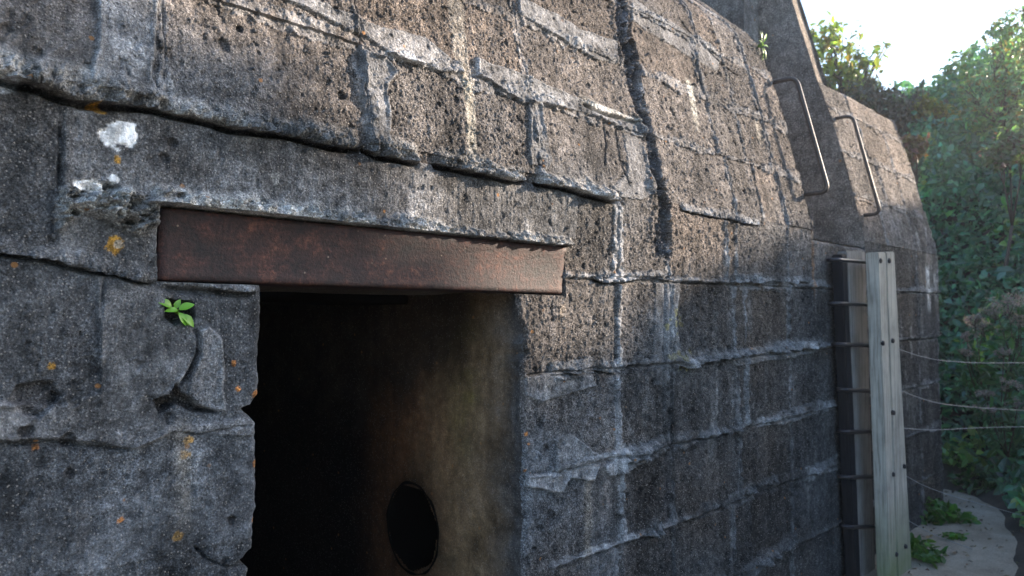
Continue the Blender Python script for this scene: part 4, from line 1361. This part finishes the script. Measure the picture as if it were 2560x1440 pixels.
wire([(2245, 872), (2290, 888), (2350, 902), (2450, 908), (2560, 907)], "topmost thin fence wire, sagging from the ladder post")
wire([(2250, 975), (2290, 992), (2350, 1010), (2450, 1020), (2560, 1026)], "second fence wire from the top, across the dark brambles")
wire([(2255, 1070), (2300, 1074), (2350, 1075), (2450, 1069), (2560, 1067)], "third fence wire from the top, almost straight")
wire([(2262, 1188), (2310, 1215), (2380, 1240), (2460, 1262), (2560, 1290)], "fourth fence wire from the top, sloping down over the path")
wire([(2272, 1302), (2320, 1330), (2400, 1362), (2510, 1398), (2580, 1422)], "lowest fence wire, close above the sandy path")

# ------------------------------------------------------------------ small plants
def blade(mbv, mbf, base, d, up, L, Wd, bend=.3, n_=6):
    d, up = np.array(d, float), np.array(up, float)
    d /= np.linalg.norm(d); up -= d * (up @ d); up /= np.linalg.norm(up)
    sd = np.cross(d, up)
    b0 = len(mbv)
    for i in range(n_ + 1):
        t = i / n_
        wv = Wd * math.sin(math.pi * min(1, t * .92 + .06)) ** .8 * .5
        c = base + d * L * t - up * bend * L * t * t
        mbv += [c + sd * wv + up * wv * .35, c, c - sd * wv + up * wv * .35]
    for i in range(n_):
        for k in (0, 1):
            a_ = b0 + i * 3 + k
            mbf.append((a_, a_ + 1, a_ + 4, a_ + 3))


def sprig(name, at, specs, col, label, cat):
    t = empty(name, at, label, cat)
    V, Fc = [], []
    st = MB()
    for k, (du, dz_, out, L, Wd, bend, ang) in enumerate(specs):
        base = at + T * du + UP * dz_ - N * out
        st.tube([at + N * .015, (at + base) / 2 - N * .004, base], [.0016, .0014, .001], 6)
        d = T * math.cos(ang) + UP * math.sin(ang) - N * .45
        V, Fc = [], []
        blade(V, Fc, base, d, UP * .55 - N * .9, L, Wd, bend)
        c = np.tile(np.array([col]), (len(V), 1)) * np.random.default_rng(3 + k).uniform(.85, 1.15)
        mesh_obj("leaf", np.array(V), Fc, M_BRIGHT, t, True, c)
    st.build("stem", M_BRIGHT_STEM, t)
    return t


M_BRIGHT_STEM, _nt, _b = new_mat("green_stem")
_n1 = nd(_nt, "TexNoise", Scale=80.0)
_nt.links.new(ramp(_nt, _n1.outputs[0], [(.3, (.10, .20, .02)), (.7, (.18, .30, .04))]), _b.inputs["Base Color"])
u_, z_ = hit(440, 778)
sprig("crack_seedling", cxyz(u_, .004, z_),
      [(-.012, .008, .012, .030, .018, .5, 2.5), (.002, .004, .016, .028, .016, .3, .5), (.000, .002, .012, .022, .012, .5, 3.0), (.008, -.008, .014, .030, .017, .5, -.6), (.002, -.004, .016, .026, .015, .4, -1.0),
       (-.004, .006, .010, .018, .012, .5, 1.2), (.018, -.020, .010, .012, .008, .4, -1.2)], (.15, .36, .025), "bright green seedling rooted in a hollow left of the doorway", "seedling")
u_, z_ = hit(1893, 118)
sprig("wall_fern", cxyz(u_, float(W_of(z_)) - .01, z_),
      [(0.0000, 0.0180, 0.0140, 0.0500, 0.0135, .4, 1.9), (0.0050, 0.0180, 0.0210, 0.0550, 0.0135, .4, 1.2), (0.0050, 0.0000, 0.0210, 0.0500, 0.0135, .5, .3), (0.0000, -0.0120, 0.0210, 0.0550, 0.0135, .5, -.9), (0.0000, 0.0000, 0.0210, 0.0450, 0.0135, .5, 2.6), (0.0050, -0.0120, 0.0140, 0.0600, 0.0135, .5, -1.5),
       (0.0000, 0.0360, 0.0140, 0.0350, 0.0113, .4, 1.5)], (.22, .36, .05), "pale green fern sprouting near the bunker top by the recess", "fern")


def weed(name, cx, cy, rad, n_, size, h, label, seed, base=(.06, .14, .035)):
    c = on_ground(cx, cy)
    t = empty(name, c, label, "weed", "weeds growing on the path beside the bunker")
    r_ = np.random.default_rng(seed)
    ph, q_ = r_.uniform(0, 2 * math.pi, n_), np.sqrt(r_.random(n_)) * rad
    P = np.stack([c[0] + q_ * np.cos(ph), c[1] + q_ * np.sin(ph), c[2] + .02 + h * r_.random(n_) * (1 - (q_ / rad) ** 2 * .7)], -1)
    st = MB()
    for k in range(12):
        i = r_.integers(n_)
        st.tube([c + np.array([r_.normal(0, rad * .2), r_.normal(0, rad * .2), -.01]), (c + P[i]) / 2 + UP * .02, P[i]], [.003, .0025, .0015], 5)
    st.build("stem", M_BRIGHT_STEM, t)
    leaves("leaf", P, size, leaf_cols(n_, base, seed, .25), M_LEAF, t, .8, seed + 1, .65)


weed("leafy_weed", 2312, 1300, .17, 420, .05, .14, "largest leafy weed clump at the foot of the far block", 951)
weed("leafy_weed", 2300, 1395, .11, 170, .042, .07, "low weed clump beside the foot of the ladder post", 952)
weed("leafy_weed", 2392, 1302, .10, 60, .045, .03, "sparse creeping weed on the sand in mid path", 953)
weed("leafy_weed", 2385, 1350, .06, 34, .04, .025, "tiny weed sprout on the bare sand of the path", 954)
c0 = on_ground(2372, 1215)
dock = empty("broad_dock", c0, "single plant with large bright leaves at the bunker corner", "weed")
rd = np.random.default_rng(955)
for k in range(7):
    V, Fc = [], []
    an = k * .9 + rd.normal(0, .2)
    blade(V, Fc, c0 - UP * .01, np.array([math.cos(an), math.sin(an), 1.0 + rd.normal(0, .3)]), UP * .6 - np.array([math.cos(an), math.sin(an), 0]) * .5, rd.uniform(.13, .2), rd.uniform(.05, .075), .5, 8)
    mesh_obj("leaf", np.array(V), Fc, M_BRIGHT, dock, True, np.tile(np.array([[.09, .24, .05]]) * rd.uniform(.8, 1.2), (len(V), 1)))
weed("leafy_weed", 2480, 1230, .28, 620, .055, .22, "dark leafy clump at the foot of the bramble bank", 956, (.04, .09, .04))

# ------------------------------------------------------------------ litter on the path
rl = np.random.default_rng(971)
n_ = 900
xl, yl = rl.uniform(1.6, 3.8, n_), rl.uniform(3.0, 6.0, n_)
k = np.abs(foot_dist(xl, yl) + .45) < .6 * rl.random(n_) + .12
xl, yl = xl[k], yl[k]
lit = leaves("leaf_litter", np.stack([xl, yl, GZ + .03 * fbm(xl * .8, yl * .8, 4, 501) + .012 + 0 * xl], -1), .026, leaf_cols(len(xl), (.10, .065, .035), 973, .4), M_LEAF, None, 2.5, 974, .6)
tag(lit, "dry brown leaf litter scattered over the sandy path", "leaf litter", kind='stuff')

# ------------------------------------------------------------------ thin volume added to imitate lens glow and brighten the bank
hm = bpy.data.materials.new("glow_volume")
hm.use_nodes = True
hm.node_tree.nodes.clear()
_o = hm.node_tree.nodes.new("ShaderNodeOutputMaterial")
_v = hm.node_tree.nodes.new("ShaderNodeVolumePrincipled")
_v.inputs["Color"].default_value = (.92, .95, 1.0, 1)
_v.inputs["Density"].default_value = .004
_v.inputs["Anisotropy"].default_value = .7
hm.node_tree.links.new(_v.outputs[0], _o.inputs["Volume"])
hz_ = MB()
hz_.box((-30, -30, GZ - 1.5), (80, 0, 0), (0, 80, 0), (0, 0, 9.5), 0)
tag(hz_.build("glow_haze", hm, None, False), kind='stuff')
